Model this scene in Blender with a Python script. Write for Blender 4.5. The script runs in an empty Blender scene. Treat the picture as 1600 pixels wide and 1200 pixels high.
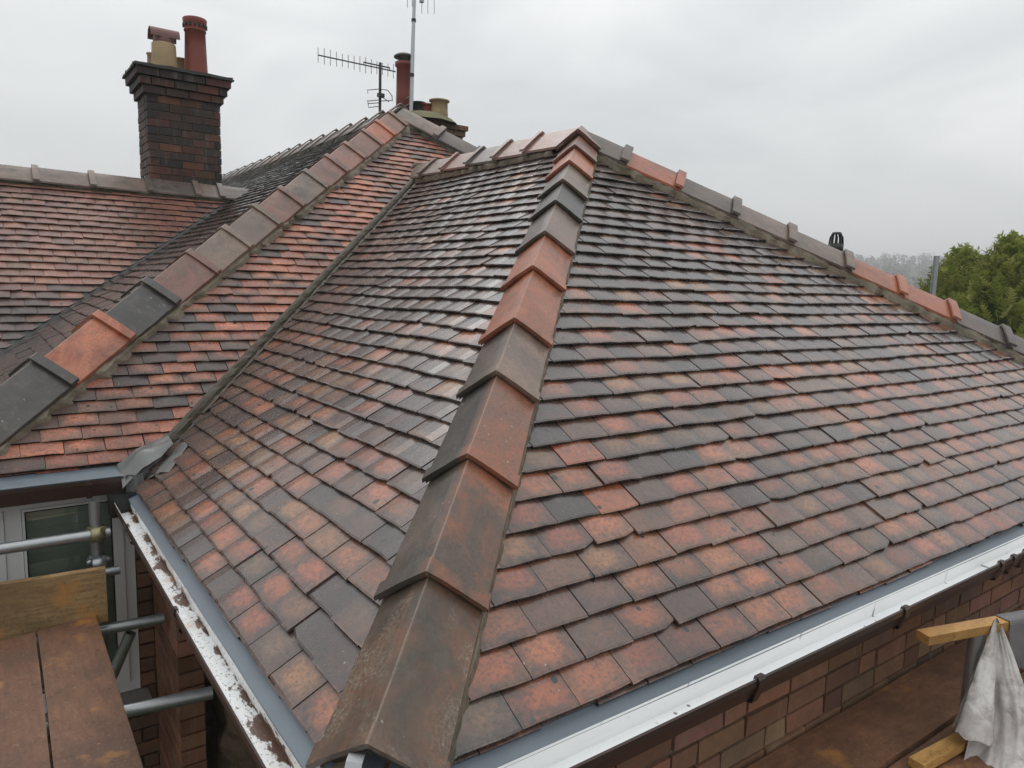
import bpy, math, random
import numpy as np
from mathutils import Vector, Matrix, Euler, noise as mnoise
rnd = random.Random(7)
scn = bpy.context.scene
COL = scn.collection
# ------------------------------------------------------------------ camera
CAM = Vector((-0.5092, -1.1620, 0.9576)); EUL = Euler((1.4364, -0.0275, -0.6254), 'XYZ'); FPX = 1135.79
cd = bpy.data.cameras.new('camera'); cam = bpy.data.objects.new('camera', cd); COL.objects.link(cam)
cam.location = CAM; cam.rotation_euler = EUL
cd.sensor_width = 36.0; cd.lens = 36.0 * FPX / 1600.0; cd.clip_start = 0.02; cd.clip_end = 5000
scn.camera = cam
# ------------------------------------------------------------------ sky and light (overcast, drizzle)
w = bpy.data.worlds.new('World'); scn.world = w; w.use_nodes = True
nt = w.node_tree; nt.nodes.clear()
def wn(t, **k):
    n = nt.nodes.new(t)
    for a, b in k.items(): setattr(n, a, b)
    return n
out = wn('ShaderNodeOutputWorld'); bg = wn('ShaderNodeBackground')
sky = wn('ShaderNodeTexSky', sky_type='NISHITA'); sky.sun_disc = False
SUN_EL, SUN_AZ = math.radians(52), math.radians(200)
sky.sun_elevation = SUN_EL; sky.sun_rotation = SUN_AZ; sky.air_density = 1.0; sky.dust_density = 4.0
tc = wn('ShaderNodeTexCoord'); sx = wn('ShaderNodeSeparateXYZ'); nt.links.new(tc.outputs['Generated'], sx.inputs[0])
# overcast luminance: brighter towards the zenith, soft cloud structure
mp = wn('ShaderNodeMapping'); mp.inputs['Scale'].default_value = (1.3, 1.3, 3.2); nt.links.new(tc.outputs['Generated'], mp.inputs[0])
nz = wn('ShaderNodeTexNoise'); nz.inputs['Scale'].default_value = 1.6; nz.inputs['Detail'].default_value = 5; nz.inputs['Roughness'].default_value = .5
nz.inputs['Distortion'].default_value = .6
nt.links.new(mp.outputs[0], nz.inputs['Vector'])
cr = wn('ShaderNodeValToRGB'); cr.color_ramp.elements[0].position = .36; cr.color_ramp.elements[1].position = .66
cr.color_ramp.elements[0].color = (.655, .675, .685, 1); cr.color_ramp.elements[1].color = (.86, .872, .876, 1)
nt.links.new(nz.outputs['Fac'], cr.inputs['Fac'])
m0 = wn('ShaderNodeMath', operation='MAXIMUM'); m0.inputs[1].default_value = 0; nt.links.new(sx.outputs['Z'], m0.inputs[0])
m1 = wn('ShaderNodeMath', operation='POWER'); m1.inputs[1].default_value = 1.6; nt.links.new(m0.outputs[0], m1.inputs[0])
m2 = wn('ShaderNodeMath', operation='MULTIPLY_ADD'); m2.inputs[1].default_value = .85; m2.inputs[2].default_value = .94; nt.links.new(m1.outputs[0], m2.inputs[0])
vm = wn('ShaderNodeVectorMath', operation='SCALE'); nt.links.new(cr.outputs['Color'], vm.inputs[0]); nt.links.new(m2.outputs[0], vm.inputs['Scale'])
vs = wn('ShaderNodeVectorMath', operation='SCALE'); vs.inputs['Scale'].default_value = .006; nt.links.new(sky.outputs['Color'], vs.inputs[0])
va = wn('ShaderNodeVectorMath', operation='ADD'); nt.links.new(vm.outputs[0], va.inputs[0]); nt.links.new(vs.outputs[0], va.inputs[1])
nt.links.new(va.outputs[0], bg.inputs['Color']); bg.inputs['Strength'].default_value = 1.0
nt.links.new(bg.outputs[0], out.inputs['Surface'])
sd = bpy.data.lights.new('sun', 'SUN'); sd.energy = .7; sd.angle = math.radians(35); sd.color = (1, .97, .93)
so = bpy.data.objects.new('sun', sd); COL.objects.link(so); so.location = (0, 0, 30)
so.rotation_euler = Euler((math.pi/2 - SUN_EL, 0, math.pi - SUN_AZ + math.pi), 'XYZ')
scn.view_settings.view_transform = 'Standard'; scn.view_settings.look = 'None'
scn.view_settings.exposure = 0.12; scn.view_settings.gamma = 1.0; scn.view_settings.use_curve_mapping = False
# ------------------------------------------------------------------ helpers
RM = EUL.to_matrix()
def ray(u, v): return RM @ Vector(((u-800)/FPX, -(v-600)/FPX, -1.0))
def at_depth(u, v, d): return CAM + d*ray(u, v)
def on_z(u, v, z): r = ray(u, v); return CAM + r*((z-CAM.z)/r.z)
def on_y(u, v, y): r = ray(u, v); return CAM + r*((y-CAM.y)/r.y)
def on_x(u, v, x): r = ray(u, v); return CAM + r*((x-CAM.x)/r.x)
RT = RM.transposed()
def project(p):
    d = RT @ (Vector(p)-CAM)
    if d.z > -.05: return None
    return (800+FPX*d.x/-d.z, 600-FPX*d.y/-d.z, -d.z)
WLOC = {}
def finish(o, parent=None, loc=(0, 0, 0)):
    COL.objects.link(o); WLOC[o.name] = Vector(loc)
    if parent is not None:
        o.parent = parent; o.location = Vector(loc)-WLOC[parent.name]
    else: o.location = loc
    return o
def tag(o, label=None, cat=None, group=None, kind=None):
    if label: o['label'] = label
    if cat: o['category'] = cat
    if group: o['group'] = group
    if kind: o['kind'] = kind
    return o
def thing(name, loc, label, cat, group=None):
    return tag(finish(bpy.data.objects.new(name, None), None, loc), label, cat, group)
class MB:
    """collects geometry in world space, with colour/uv point attributes"""
    def __init__(s): s.v=[]; s.f=[]; s.ca=[]; s.cb=[]; s.uv=[]; s.mi=[]; s.sm=[]
    def add(s, verts, faces, ca=(.5,.5,.5), cb=(.5,.5,.5), uv=None, mi=0, smooth=False):
        b = len(s.v); s.v += [tuple(v) for v in verts]
        for f in faces: s.f.append(tuple(i+b for i in f)); s.mi.append(mi); s.sm.append(smooth)
        n = len(verts); s.ca += [ca]*n; s.cb += [cb]*n; s.uv += (uv if uv else [(0,0,0)]*n)
        return s
    def box(s, c, size, rot=None, jit=0, **k):
        x,y,z = (d/2 for d in size); P=[]
        for a in ((-x,-y,-z),(x,-y,-z),(x,y,-z),(-x,y,-z),(-x,-y,z),(x,-y,z),(x,y,z),(-x,y,z)):
            p = Vector(a)
            if jit: p += Vector((rnd.uniform(-jit,jit),rnd.uniform(-jit,jit),rnd.uniform(-jit,jit)))
            if rot is not None: p = rot @ p
            P.append(p+Vector(c))
        return s.add(P, [(0,3,2,1),(4,5,6,7),(0,1,5,4),(1,2,6,5),(2,3,7,6),(3,0,4,7)], **k)
    def tube(s, pts, r, seg=12, cap=True, smooth=True, rr=None, **k):
        pts=[Vector(p) for p in pts]; n=len(pts); V=[]; F=[]
        for i,p in enumerate(pts):
            d=(pts[min(i+1,n-1)]-pts[max(i-1,0)]).normalized()
            a=Vector((0,0,1)) if abs(d.z)<.9 else Vector((1,0,0))
            e1=d.cross(a).normalized(); e2=d.cross(e1)
            q = rr[i] if rr else r
            for j in range(seg):
                t=2*math.pi*j/seg; V.append(p+q*(math.cos(t)*e1+math.sin(t)*e2))
        for i in range(n-1):
            for j in range(seg): F.append((i*seg+j,i*seg+(j+1)%seg,(i+1)*seg+(j+1)%seg,(i+1)*seg+j))
        s.add(V,F,smooth=smooth,**k)
        if cap:
            s.add(V[:seg],[tuple(range(seg))],**k); s.add(V[-seg:],[tuple(range(seg-1,-1,-1))],**k)
        return s
    def lathe(s, base, prof, seg=24, axis=None, smooth=True, **k):
        ax=Vector(axis).normalized() if axis else Vector((0,0,1)); a=Vector((1,0,0)) if abs(ax.x)<.9 else Vector((0,1,0))
        e1=ax.cross(a).normalized(); e2=ax.cross(e1); V=[];F=[];b=Vector(base)
        for r,z in prof:
            for j in range(seg):
                t=2*math.pi*j/seg; V.append(b+ax*z+r*(math.cos(t)*e1+math.sin(t)*e2))
        for i in range(len(prof)-1):
            for j in range(seg): F.append((i*seg+j,i*seg+(j+1)%seg,(i+1)*seg+(j+1)%seg,(i+1)*seg+j))
        return s.add(V,F,smooth=smooth,**k)
    def sweep(s, pts, section, closed=False, mi=0, **k):
        """section: list of offset vectors (same at every point)"""
        n=len(section); V=[Vector(p)+Vector(o) for p in pts for o in section]; F=[]
        m = n if closed else n-1
        for i in range(len(pts)-1):
            for j in range(m): F.append((i*n+j,i*n+(j+1)%n,(i+1)*n+(j+1)%n,(i+1)*n+j))
        return s.add(V,F,mi=mi,**k)
    def build(s, name, mats, parent=None, loc=None):
        if loc is None:
            a=np.array(s.v); c=(a.min(0)+a.max(0))/2; loc=(float(c[0]),float(c[1]),float(a[:,2].min()))
        L=Vector(loc); me=bpy.data.meshes.new(name)
        me.from_pydata([(v[0]-L.x,v[1]-L.y,v[2]-L.z) for v in s.v],[],s.f)
        if not isinstance(mats,(list,tuple)): mats=[mats]
        for m in mats: me.materials.append(m)
        if len(mats)>1: me.polygons.foreach_set('material_index',s.mi)
        if any(s.sm): me.polygons.foreach_set('use_smooth',s.sm)
        for nm,arr in (('ca',s.ca),('cb',s.cb)):
            at=me.attributes.new(nm,'FLOAT_COLOR','POINT'); at.data.foreach_set('color',np.array([(c[0],c[1],c[2],1) for c in arr],dtype=np.float32).ravel())
        at=me.attributes.new('tuv','FLOAT_VECTOR','POINT'); at.data.foreach_set('vector',np.array(s.uv,dtype=np.float32).ravel())
        me.update()
        return finish(bpy.data.objects.new(name,me),parent,loc)
# ------------------------------------------------------------------ materials
class NT:
    def __init__(s,name):
        s.m=bpy.data.materials.new(name); s.m.use_nodes=True; s.t=s.m.node_tree; s.t.nodes.clear()
        s.o=s.n('ShaderNodeOutputMaterial'); s.b=s.n('ShaderNodeBsdfPrincipled'); s.l(s.b.outputs[0],s.o.inputs['Surface'])
        s.geo=s.n('ShaderNodeNewGeometry'); s.pos=s.geo.outputs['Position']
    def n(s,t,**k):
        x=s.t.nodes.new(t)
        for a,b in k.items(): setattr(x,a,b)
        return x
    def l(s,a,b): s.t.links.new(a,b)
    def inp(s,sock,val):
        if hasattr(val,'links'): s.l(val,sock)
        else: sock.default_value=val
    def noise(s,scale,detail=4,rough=.55,vec=None,dist=0):
        x=s.n('ShaderNodeTexNoise'); x.inputs['Scale'].default_value=scale; x.inputs['Detail'].default_value=detail; x.inputs['Roughness'].default_value=rough; x.inputs['Distortion'].default_value=dist
        s.l(vec if vec is not None else s.pos,x.inputs['Vector']); return x.outputs['Fac']
    def ramp(s,fac,stops):
        x=s.n('ShaderNodeValToRGB'); e=x.color_ramp.elements
        while len(e)<len(stops): e.new(.5)
        for i,(p,c) in enumerate(stops):
            e[i].position=p; e[i].color=(c,c,c,1) if not hasattr(c,'__len__') else (*c,1)
        s.l(fac,x.inputs['Fac']); return x.outputs['Color']
    def math(s,op,a,b=0.0,c=0.0,clamp=False):
        x=s.n('ShaderNodeMath',operation=op); x.use_clamp=clamp; s.inp(x.inputs[0],a); s.inp(x.inputs[1],b)
        if op in('MULTIPLY_ADD','SMOOTH_MIN'): s.inp(x.inputs[2],c)
        return x.outputs[0]
    def mix(s,f,a,b,mode='MIX'):
        x=s.n('ShaderNodeMix',data_type='RGBA',blend_type=mode); s.inp(x.inputs['Factor'],f)
        for sock,v in ((x.inputs[6],a),(x.inputs[7],b)):
            if hasattr(v,'links'): s.l(v,sock)
            else: sock.default_value=(*v,1)
        return x.outputs[2]
    def attr(s,name):
        x=s.n('ShaderNodeAttribute'); x.attribute_name=name; return x
    def stretch(s,sc,vec=None):
        x=s.n('ShaderNodeMapping'); x.inputs['Scale'].default_value=sc; s.l(vec if vec is not None else s.pos,x.inputs[0]); return x.outputs[0]
    def bump(s,h,strength=.4,dist=.002):
        x=s.n('ShaderNodeBump'); x.inputs['Strength'].default_value=strength; x.inputs['Distance'].default_value=dist; s.l(h,x.inputs['Height']); s.l(x.outputs[0],s.b.inputs['Normal'])
    def out(s,col,rough=.5,spec=.5,metal=0.0,coat=0.0,coatr=.15):
        if hasattr(col,'links'): s.l(col,s.b.inputs['Base Color'])
        else: s.b.inputs['Base Color'].default_value=(*col,1)
        s.inp(s.b.inputs['Roughness'],rough); s.b.inputs['Specular IOR Level'].default_value=spec; s.b.inputs['Metallic'].default_value=metal
        s.b.inputs['Coat Weight'].default_value=coat; s.b.inputs['Coat Roughness'].default_value=coatr
        return s.m
def vcol(t,vo):
    x=t.n('ShaderNodeSeparateColor'); t.l(vo.outputs['Color'],x.inputs[0]); return x.outputs[0]
def mat_tile(name='wet_clay_tile',radd=0.0,spec=.62,coat=.40):
    t=NT(name); ca=t.attr('ca').outputs['Color']; cb=t.attr('cb').outputs['Color']; uv=t.attr('tuv').outputs['Vector']
    sp=t.n('ShaderNodeSeparateXYZ'); t.l(uv,sp.inputs[0]); u,v,sd=sp.outputs
    # seeded coordinate so that every tile has its own pattern
    cx=t.n('ShaderNodeCombineXYZ'); t.l(u,cx.inputs[0]); t.l(v,cx.inputs[1]); t.l(t.math('MULTIPLY',sd,37.0),cx.inputs[2])
    n1=t.noise(.9,1,.5,t.stretch((0,0,3.1),cx.outputs[0])); n2=t.noise(.9,1,.5,t.stretch((0,0,5.7),cx.outputs[0]))
    du=t.math('ABSOLUTE',t.math('SUBTRACT',u,t.math('MULTIPLY_ADD',n1,.6,.2))); dv=t.math('ABSOLUTE',t.math('SUBTRACT',v,t.math('MULTIPLY_ADD',n2,.5,.34)))
    dd=t.math('POWER',t.math('ADD',t.math('POWER',du,3.0),t.math('POWER',dv,3.0)),.3333)
    nn=t.noise(3.2,6,.68,cx.outputs[0])
    dd=t.math('ADD',dd,t.math('MULTIPLY_ADD',nn,.62,-.31))
    mask=t.ramp(dd,[(.20,1.0),(.50,0.0)])
    col=t.mix(mask,ca,cb)
    # streaks that run down the tile and fine grain
    st=t.noise(5,4,.6,t.stretch((2.2,.35,1),cx.outputs[0])); col=t.mix(t.ramp(st,[(.42,0),(.72,.42)]),col,cb)
    st2=t.noise(4.5,5,.7,cx.outputs[0]); col=t.mix(t.ramp(st2,[(.46,0),(.70,.5)]),col,(.033,.034,.034))
    gr=t.noise(260,3,.6); col=t.mix(t.ramp(gr,[(.38,.0),(.68,.25)]),col,t.mix(.5,ca,(.22,.13,.095)))
    gr2=t.noise(95,4,.65); col=t.mix(t.ramp(gr2,[(.47,0),(.64,.60)]),col,(.032,.028,.027))
    gr3=t.noise(42,5,.75,t.stretch((1,1,1))); col=t.mix(t.ramp(gr3,[(.54,0),(.68,.42)]),col,t.mix(.55,cb,(.27,.15,.10)))
    # weathered pale bloom, lichen dots and dark moss crumbs
    lw=t.noise(2.3,3,.6); col=t.mix(t.ramp(lw,[(.52,0),(.80,.12)]),col,(.20,.17,.15))
    sm=t.noise(1.7,6,.66,t.stretch((1,1,.8)),.8); col=t.mix(t.ramp(sm,[(.44,0),(.66,.62)]),col,(.030,.023,.021)); ow=t.noise(2.6,5,.62,t.stretch((1.2,.9,1)),.5); col=t.mix(t.ramp(ow,[(.54,0),(.72,.30)]),col,(.25,.085,.042))
    vo=t.n('ShaderNodeTexVoronoi'); vo.voronoi_dimensions='2D'; vo.inputs['Scale'].default_value=23; t.l(t.stretch((1,1,0)),vo.inputs['Vector'])
    gate=t.noise(3.1,2,.5); col=t.mix(t.math('MULTIPLY',t.ramp(t.math('ADD',vo.outputs['Distance'],t.math('MULTIPLY',vcol(t,vo),.09)),[(.035,1),(.075,0)]),t.ramp(gate,[(.55,0),(.64,.6)])),col,(.50,.48,.43))
    vo2=t.n('ShaderNodeTexVoronoi'); vo2.voronoi_dimensions='2D'; vo2.inputs['Scale'].default_value=11; t.l(t.stretch((1,1,0)),vo2.inputs['Vector'])
    gate2=t.noise(2.2,2,.5,t.stretch((1,1,1),t.pos)); vc=t.n('ShaderNodeSeparateColor'); t.l(vo2.outputs['Color'],vc.inputs[0]); crumbs=t.math('MULTIPLY',t.math('LESS_THAN',t.math('ADD',vo2.outputs['Distance'],t.math('MULTIPLY',gr2,.06)),t.math('MULTIPLY_ADD',vc.outputs[1],.11,.040)),t.math('GREATER_THAN',t.math('ADD',vc.outputs[0],t.math('MULTIPLY_ADD',gate2,.9,-.45)),.76))
    col=t.mix(crumbs,col,(.010,.011,.008))
    scr=t.noise(1.0,2,.5,t.stretch((38,2.2,1),cx.outputs[0])); col=t.mix(t.math('MULTIPLY',t.ramp(scr,[(.66,0),(.74,.35)]),t.ramp(nn,[(.5,0),(.6,1)])),col,(.36,.32,.28))
    # worn, paler arrises at the tail, an edge highlight painted in with the wear
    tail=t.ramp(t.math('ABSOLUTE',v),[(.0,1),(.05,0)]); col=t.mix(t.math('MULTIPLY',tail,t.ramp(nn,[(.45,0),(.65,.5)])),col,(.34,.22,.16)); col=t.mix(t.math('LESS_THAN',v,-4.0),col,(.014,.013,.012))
    wet=t.noise(1.1,4,.6); rough=t.math('ADD',t.math('MULTIPLY_ADD',wet,.16,.12+radd),t.math('MULTIPLY',gr2,.15))
    hb=t.math('ADD',t.math('MULTIPLY',gr,.5),t.math('ADD',gr2,t.math('MULTIPLY',st2,1.2)))
    t.bump(hb,.45,.0014)
    return t.out(col,rough,spec,coat=coat,coatr=.14)
def mat_hip():
    t=NT('weathered_ridge_clay'); ca=t.attr('ca').outputs['Color']; cb=t.attr('cb').outputs['Color']
    n1=t.noise(5.5,6,.66,None,.6); col=t.mix(t.ramp(n1,[(.40,0),(.60,1)]),ca,cb)
    so_=t.noise(3.1,6,.68,None,.8); col=t.mix(t.ramp(so_,[(.48,0),(.68,.6)]),col,(.035,.030,.026))
    g=t.noise(120,5,.7); gm=t.noise(9,3,.6); col=t.mix(t.math('MULTIPLY',t.ramp(g,[(.46,0),(.64,.6)]),t.ramp(gm,[(.35,.2),(.65,1)])),col,(.035,.031,.027))
    ed=t.noise(22,5,.7); col=t.mix(t.ramp(ed,[(.50,0),(.68,.45)]),col,(.13,.105,.075))
    sw=t.attr('tuv').outputs['Vector']; sp=t.n('ShaderNodeSeparateXYZ'); t.l(sw,sp.inputs[0])
    arr=t.ramp(t.math('ABSOLUTE',sp.outputs[0]),[(.0,1),(.028,0)]); col=t.mix(t.math('MULTIPLY',arr,.55),col,(.36,.30,.24))
    vo=t.n('ShaderNodeTexVoronoi'); vo.voronoi_dimensions='2D'; vo.inputs['Scale'].default_value=34; t.l(t.stretch((1,1,0)),vo.inputs['Vector'])
    gate=t.noise(5,2,.5); sz=t.math('MULTIPLY',t.ramp(t.math('ADD',t.math('ADD',vo.outputs['Distance'],t.math('MULTIPLY',vcol(t,vo),.16)),t.math('MULTIPLY_ADD',g,.10,-.05)),[(.05,1),(.12,0)]),t.ramp(gate,[(.50,0),(.62,.8)]))
    col=t.mix(sz,col,(.52,.50,.43))
    # grime and moss on old caps, driven per tile by uv.z
    pm=t.noise(7,5,.65,None,.7); mo=t.noise(55,6,.78); col=t.mix(t.math('MULTIPLY',t.math('MULTIPLY',t.ramp(mo,[(.40,0),(.62,.85)]),sp.outputs[2]),t.ramp(pm,[(.36,.15),(.58,1)])),col,(.095,.078,.058))
    pm2=t.noise(5.5,4,.6,t.stretch((1,1,1.4)),.5); mo2=t.noise(130,5,.7); col=t.mix(t.math('MULTIPLY',t.math('MULTIPLY',t.ramp(mo2,[(.46,0),(.64,.75)]),sp.outputs[2]),t.ramp(pm2,[(.50,0),(.62,1)])),col,(.27,.24,.19))
    t.bump(t.math('ADD',g,t.math('MULTIPLY',ed,1.5)),.5,.0015)
    return t.out(col,t.math('MULTIPLY_ADD',n1,.25,.22),.45,coat=.12,coatr=.22)
def mat_mortar(name,c1,c2):
    t=NT(name); n=t.noise(38,6,.7); col=t.mix(n,c1,c2); n2=t.noise(7,4,.6); col=t.mix(t.ramp(n2,[(.48,0),(.66,.7)]),col,(.06,.055,.035))
    t.bump(n,.9,.006); return t.out(col,.62,.4)
def mat_brick(name,dirt=.4,dirtcol=(.035,.032,.028)):
    t=NT(name); ca=t.attr('ca').outputs['Color']; n=t.noise(55,5,.65); col=t.mix(t.ramp(n,[(.35,0),(.7,.5)]),ca,t.mix(.5,ca,(.05,.035,.03)))
    n2=t.noise(5,4,.6); col=t.mix(t.ramp(n2,[(.45,0),(.68,dirt)]),col,dirtcol)
    n3=t.noise(18,4,.6,t.stretch((1,1,.15))); col=t.mix(t.ramp(n3,[(.56,0),(.72,.35)]),col,(.30,.25,.2))
    t.bump(n,.6,.003); return t.out(col,.72,.35)
def mat_plain(name,c,rough=.5,spec=.5,var=.25,scale=8,metal=0.0,dark=None,coat=0.0):
    t=NT(name); n=t.noise(scale,5,.6); d=dark if dark else tuple(x*(1-var) for x in c); col=t.mix(n,d,c)
    g=t.noise(scale*14,3,.6); col=t.mix(t.ramp(g,[(.55,0),(.75,var)]),col,tuple(x*.5 for x in c))
    t.bump(g,.15,.001); return t.out(col,t.math('MULTIPLY_ADD',n,.2,rough-.1),spec,metal,coat)
def mat_gutter_white(dirty):
    t=NT('white_gutter_lining_dirty' if dirty else 'white_gutter_lining'); base=(.80,.81,.81)
    s1=t.noise(70,4,.7); col=t.mix(t.ramp(s1,[(.60,0),(.75,.30)]),base,(.45,.44,.42))
    st=t.noise(9,5,.6,t.stretch((.25,3,3)) if not dirty else t.stretch((3,.25,3))); col=t.mix(t.ramp(st,[(.52,0),(.75,.22)]),col,(.42,.40,.36))
    vo=t.n('ShaderNodeTexVoronoi'); vo.voronoi_dimensions='2D'; vo.inputs['Scale'].default_value=16; t.l(t.stretch((1,1,0)),vo.inputs['Vector'])
    gate=t.noise(6,2,.5); col=t.mix(t.math('MULTIPLY',t.ramp(vo.outputs['Distance'],[(.06,1),(.10,0)]),t.ramp(gate,[(.55,0),(.60,.8)])),col,(.05,.046,.04))
    if dirty:
        uvz=t.attr('tuv').outputs['Vector']; sp=t.n('ShaderNodeSeparateXYZ'); t.l(uvz,sp.inputs[0])
        d=t.noise(16,7,.68,t.stretch((1.2,.5,1))); d2=t.noise(5,3,.5)
        m=t.math('ADD',d,t.math('MULTIPLY_ADD',d2,.35,-.17)); m=t.math('ADD',m,t.math('MULTIPLY_ADD',sp.outputs[0],.30,-.21))
        col=t.mix(t.ramp(m,[(.535,0),(.57,1)]),col,t.mix(t.noise(60,3,.6),(.055,.028,.014),(.15,.065,.035)))
        f=t.noise(110,3,.7,t.stretch((1,.6,1))); col=t.mix(t.ramp(f,[(.57,0),(.63,.8)]),col,(.16,.13,.11))
        rs=t.noise(12,3,.5); col=t.mix(t.ramp(rs,[(.56,0),(.72,.4)]),col,(.55,.33,.17))
        t.bump(m,.6,.004)
    return t.out(col,.33,.5)
def mat_wood(name,c1,c2,grain=(1,1,1),stain=(.12,.055,.028),st_amt=.6,rough=.6):
    t=NT(name); g=t.noise(14,6,.65,t.stretch(grain)); col=t.mix(t.ramp(g,[(.35,0),(.65,1)]),c1,c2)
    s=t.noise(3.1,4,.6); col=t.mix(t.ramp(s,[(.38,0),(.62,st_amt)]),col,stain)
    f=t.noise(150,3,.65); col=t.mix(t.ramp(f,[(.55,0),(.72,.5)]),col,tuple(x*.4 for x in c1))
    gt=t.noise(48,4,.75); col=t.mix(t.ramp(gt,[(.56,0),(.66,.55)]),col,tuple(x*.35 for x in c1)); lg=t.noise(85,3,.7); col=t.mix(t.ramp(lg,[(.62,0),(.72,.4)]),col,(.42,.33,.25))
    o=t.noise(5.2,4,.6); col=t.mix(t.ramp(o,[(.58,0),(.70,.75)]),col,(.42,.19,.045))
    t.bump(t.math('ADD',g,t.math('MULTIPLY',f,.6)),.45,.002); return t.out(col,rough,.4)
M_tile=mat_tile(); M_tile_old=mat_tile('old_sanded_tile',.20,.36,0.0); M_tile_wet=mat_tile('rain_soaked_tile',-.04,.8,.7); M_hip=mat_hip()
M_mortar=mat_mortar('cement_mortar',(.12,.095,.066),(.25,.21,.15)); M_olive=mat_mortar('damp_mortar',(.030,.023,.015),(.085,.067,.044))
M_joint=mat_mortar('wall_mortar',(.11,.085,.065),(.21,.17,.13)); M_pale=mat_mortar('pale_mortar',(.25,.23,.19),(.38,.36,.31))
M_brick=mat_brick('red_brick',.35,(.05,.035,.028)); M_chbrick=mat_brick('sooty_brick',.6,(.020,.018,.018))
M_deck=mat_plain('roof_underlay',(.03,.028,.027),.8,.2)
M_grey=mat_plain('grey_eaves_tray',(.145,.175,.205),.38,.5,.22,14)
M_brown=mat_plain('brown_plastic',(.040,.022,.018),.33,.5,.3,12)
M_gw=mat_gutter_white(False); M_gwd=mat_gutter_white(True)
M_lead=mat_plain('lead_sheet',(.20,.21,.21),.42,.5,.55,9,.25,dark=(.085,.085,.078))
M_galv=mat_plain('galvanised_steel',(.42,.44,.45),.36,.5,.35,30,.75)
M_brass=mat_plain('zinc_plated_coupler',(.36,.33,.20),.42,.5,.5,60,.7)
M_upvc=mat_plain('white_upvc',(.80,.80,.80),.35,.5,.1,6)
def mat_glass():
    t=NT('window_glass'); t.out((.02,.025,.022),.04,.5); tr=t.n('ShaderNodeBsdfTransparent'); tr.inputs[0].default_value=(.86,.90,.87,1); lw=t.n('ShaderNodeFresnel'); lw.inputs['IOR'].default_value=1.5
    gl=t.n('ShaderNodeBsdfGlossy'); gl.inputs['Roughness'].default_value=.03; mx=t.n('ShaderNodeMixShader'); t.l(t.math('MULTIPLY_ADD',lw.outputs[0],1.6,.03),mx.inputs[0]); t.l(tr.outputs[0],mx.inputs[1]); t.l(gl.outputs[0],mx.inputs[2]); t.l(mx.outputs[0],t.o.inputs['Surface']); return t.m
M_glass=mat_glass()
M_blind=mat_plain('grey_blind',(.70,.74,.70),.6,.3,.2,5)
M_black=mat_plain('black_plastic',(.012,.013,.013),.4,.5,.3,20)
M_red_pot=mat_plain('red_terracotta',(.235,.055,.038),.55,.4,.35,5); M_yel_pot=mat_plain('buff_clay',(.46,.31,.17),.65,.35,.4,7,dark=(.22,.18,.11))
M_slate=mat_plain('dark_slate',(.045,.05,.045),.5,.4,.5,25); M_moss=mat_plain('mossy_flaunching',(.20,.17,.10),.8,.3,.5,18,dark=(.09,.095,.04))
M_board=mat_wood('stained_scaffold_board',(.13,.062,.034),(.21,.10,.055),(3,.5,1),(.085,.045,.028),.75,.6)
M_boardx=mat_wood('brown_scaffold_board',(.18,.088,.048),(.28,.14,.076),(.6,3,1),(.09,.046,.028),.7,.6)
M_toe=mat_wood('wet_timber_board',(.20,.125,.055),(.40,.26,.12),(.5,1,5),(.11,.065,.028),.6,.6)
M_batten=mat_wood('new_timber_batten',(.34,.175,.045),(.56,.33,.11),(.8,2.5,5),(.26,.13,.04),.55,.55)
def mat_sheet():
    t=NT('roofing_membrane'); n=t.noise(6,5,.65); col=t.mix(t.ramp(n,[(.36,0),(.66,1)]),(.40,.37,.35),(.66,.64,.62)); g=t.noise(22,6,.75); col=t.mix(t.ramp(g,[(.48,0),(.66,.55)]),col,(.27,.235,.21)); dk=t.noise(11,6,.75,None,1.0); col=t.mix(t.ramp(dk,[(.56,0),(.68,.6)]),col,(.16,.12,.095))
    cr_=t.n('ShaderNodeTexVoronoi'); cr_.feature='DISTANCE_TO_EDGE'; cr_.inputs['Scale'].default_value=9; t.l(t.stretch((1,1,.55)),cr_.inputs['Vector'])
    t.bump(t.math('ADD',t.math('MULTIPLY',t.ramp(cr_.outputs['Distance'],[(.0,0),(.12,1)]),1.0),t.math('MULTIPLY',t.noise(60,4,.6),.25)),.55,.006); return t.out(col,.6,.35)
M_sheet=mat_sheet(); M_sheetg=mat_plain('grey_felt_sheet',(.19,.18,.185),.7,.3,.4,7)
# ------------------------------------------------------------------ roof planes
class Slope:
    def __init__(s,O,ea,eb,und=.006,seed=0):
        s.O=Vector(O); s.ea=Vector(ea).normalized(); s.eb=Vector(eb).normalized(); s.n=s.ea.cross(s.eb).normalized()
        if s.n.z<0: s.n=-s.n
        s.und=und; s.seed=seed
    def P(s,a,t,h=0.0):
        if s.und:
            h+=s.und*mnoise.noise(Vector((a*1.1,t*1.1,s.seed*7.3)))+s.und*.5*mnoise.noise(Vector((a*3.1,t*.9,s.seed*3.3+5)))
        return s.O+s.ea*a+s.eb*t+s.n*h
    def co(s,p): d=Vector(p)-s.O; return (d.dot(s.ea),d.dot(s.eb))
A0=Vector((2.83,2.74,1.95)); EC=Vector((6.45,0,0)); R0=Vector((2.83,4.92,1.95))
H0=Vector((-.85,2.6,.09)); MM=Vector((3.05,5.80,2.655)); MR=Vector((6.95,2.6,.09))
P1=Slope((0,0,0),(1,0,0),(0,A0.y,A0.z),.007,1); P2=Slope((0,0,0),(0,1,0),(A0.x,0,A0.z),.009,2)
P3=Slope((0,2.6,.09),(1,0,0),(0,3.2,2.565),.005,3); P4=Slope((-.85,0,.09),(0,1,0),(3.9,0,2.565),.006,4)
P5=Slope((0,4.823,.06),(1,0,0),(0,1,.7336),.006,5)
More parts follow.
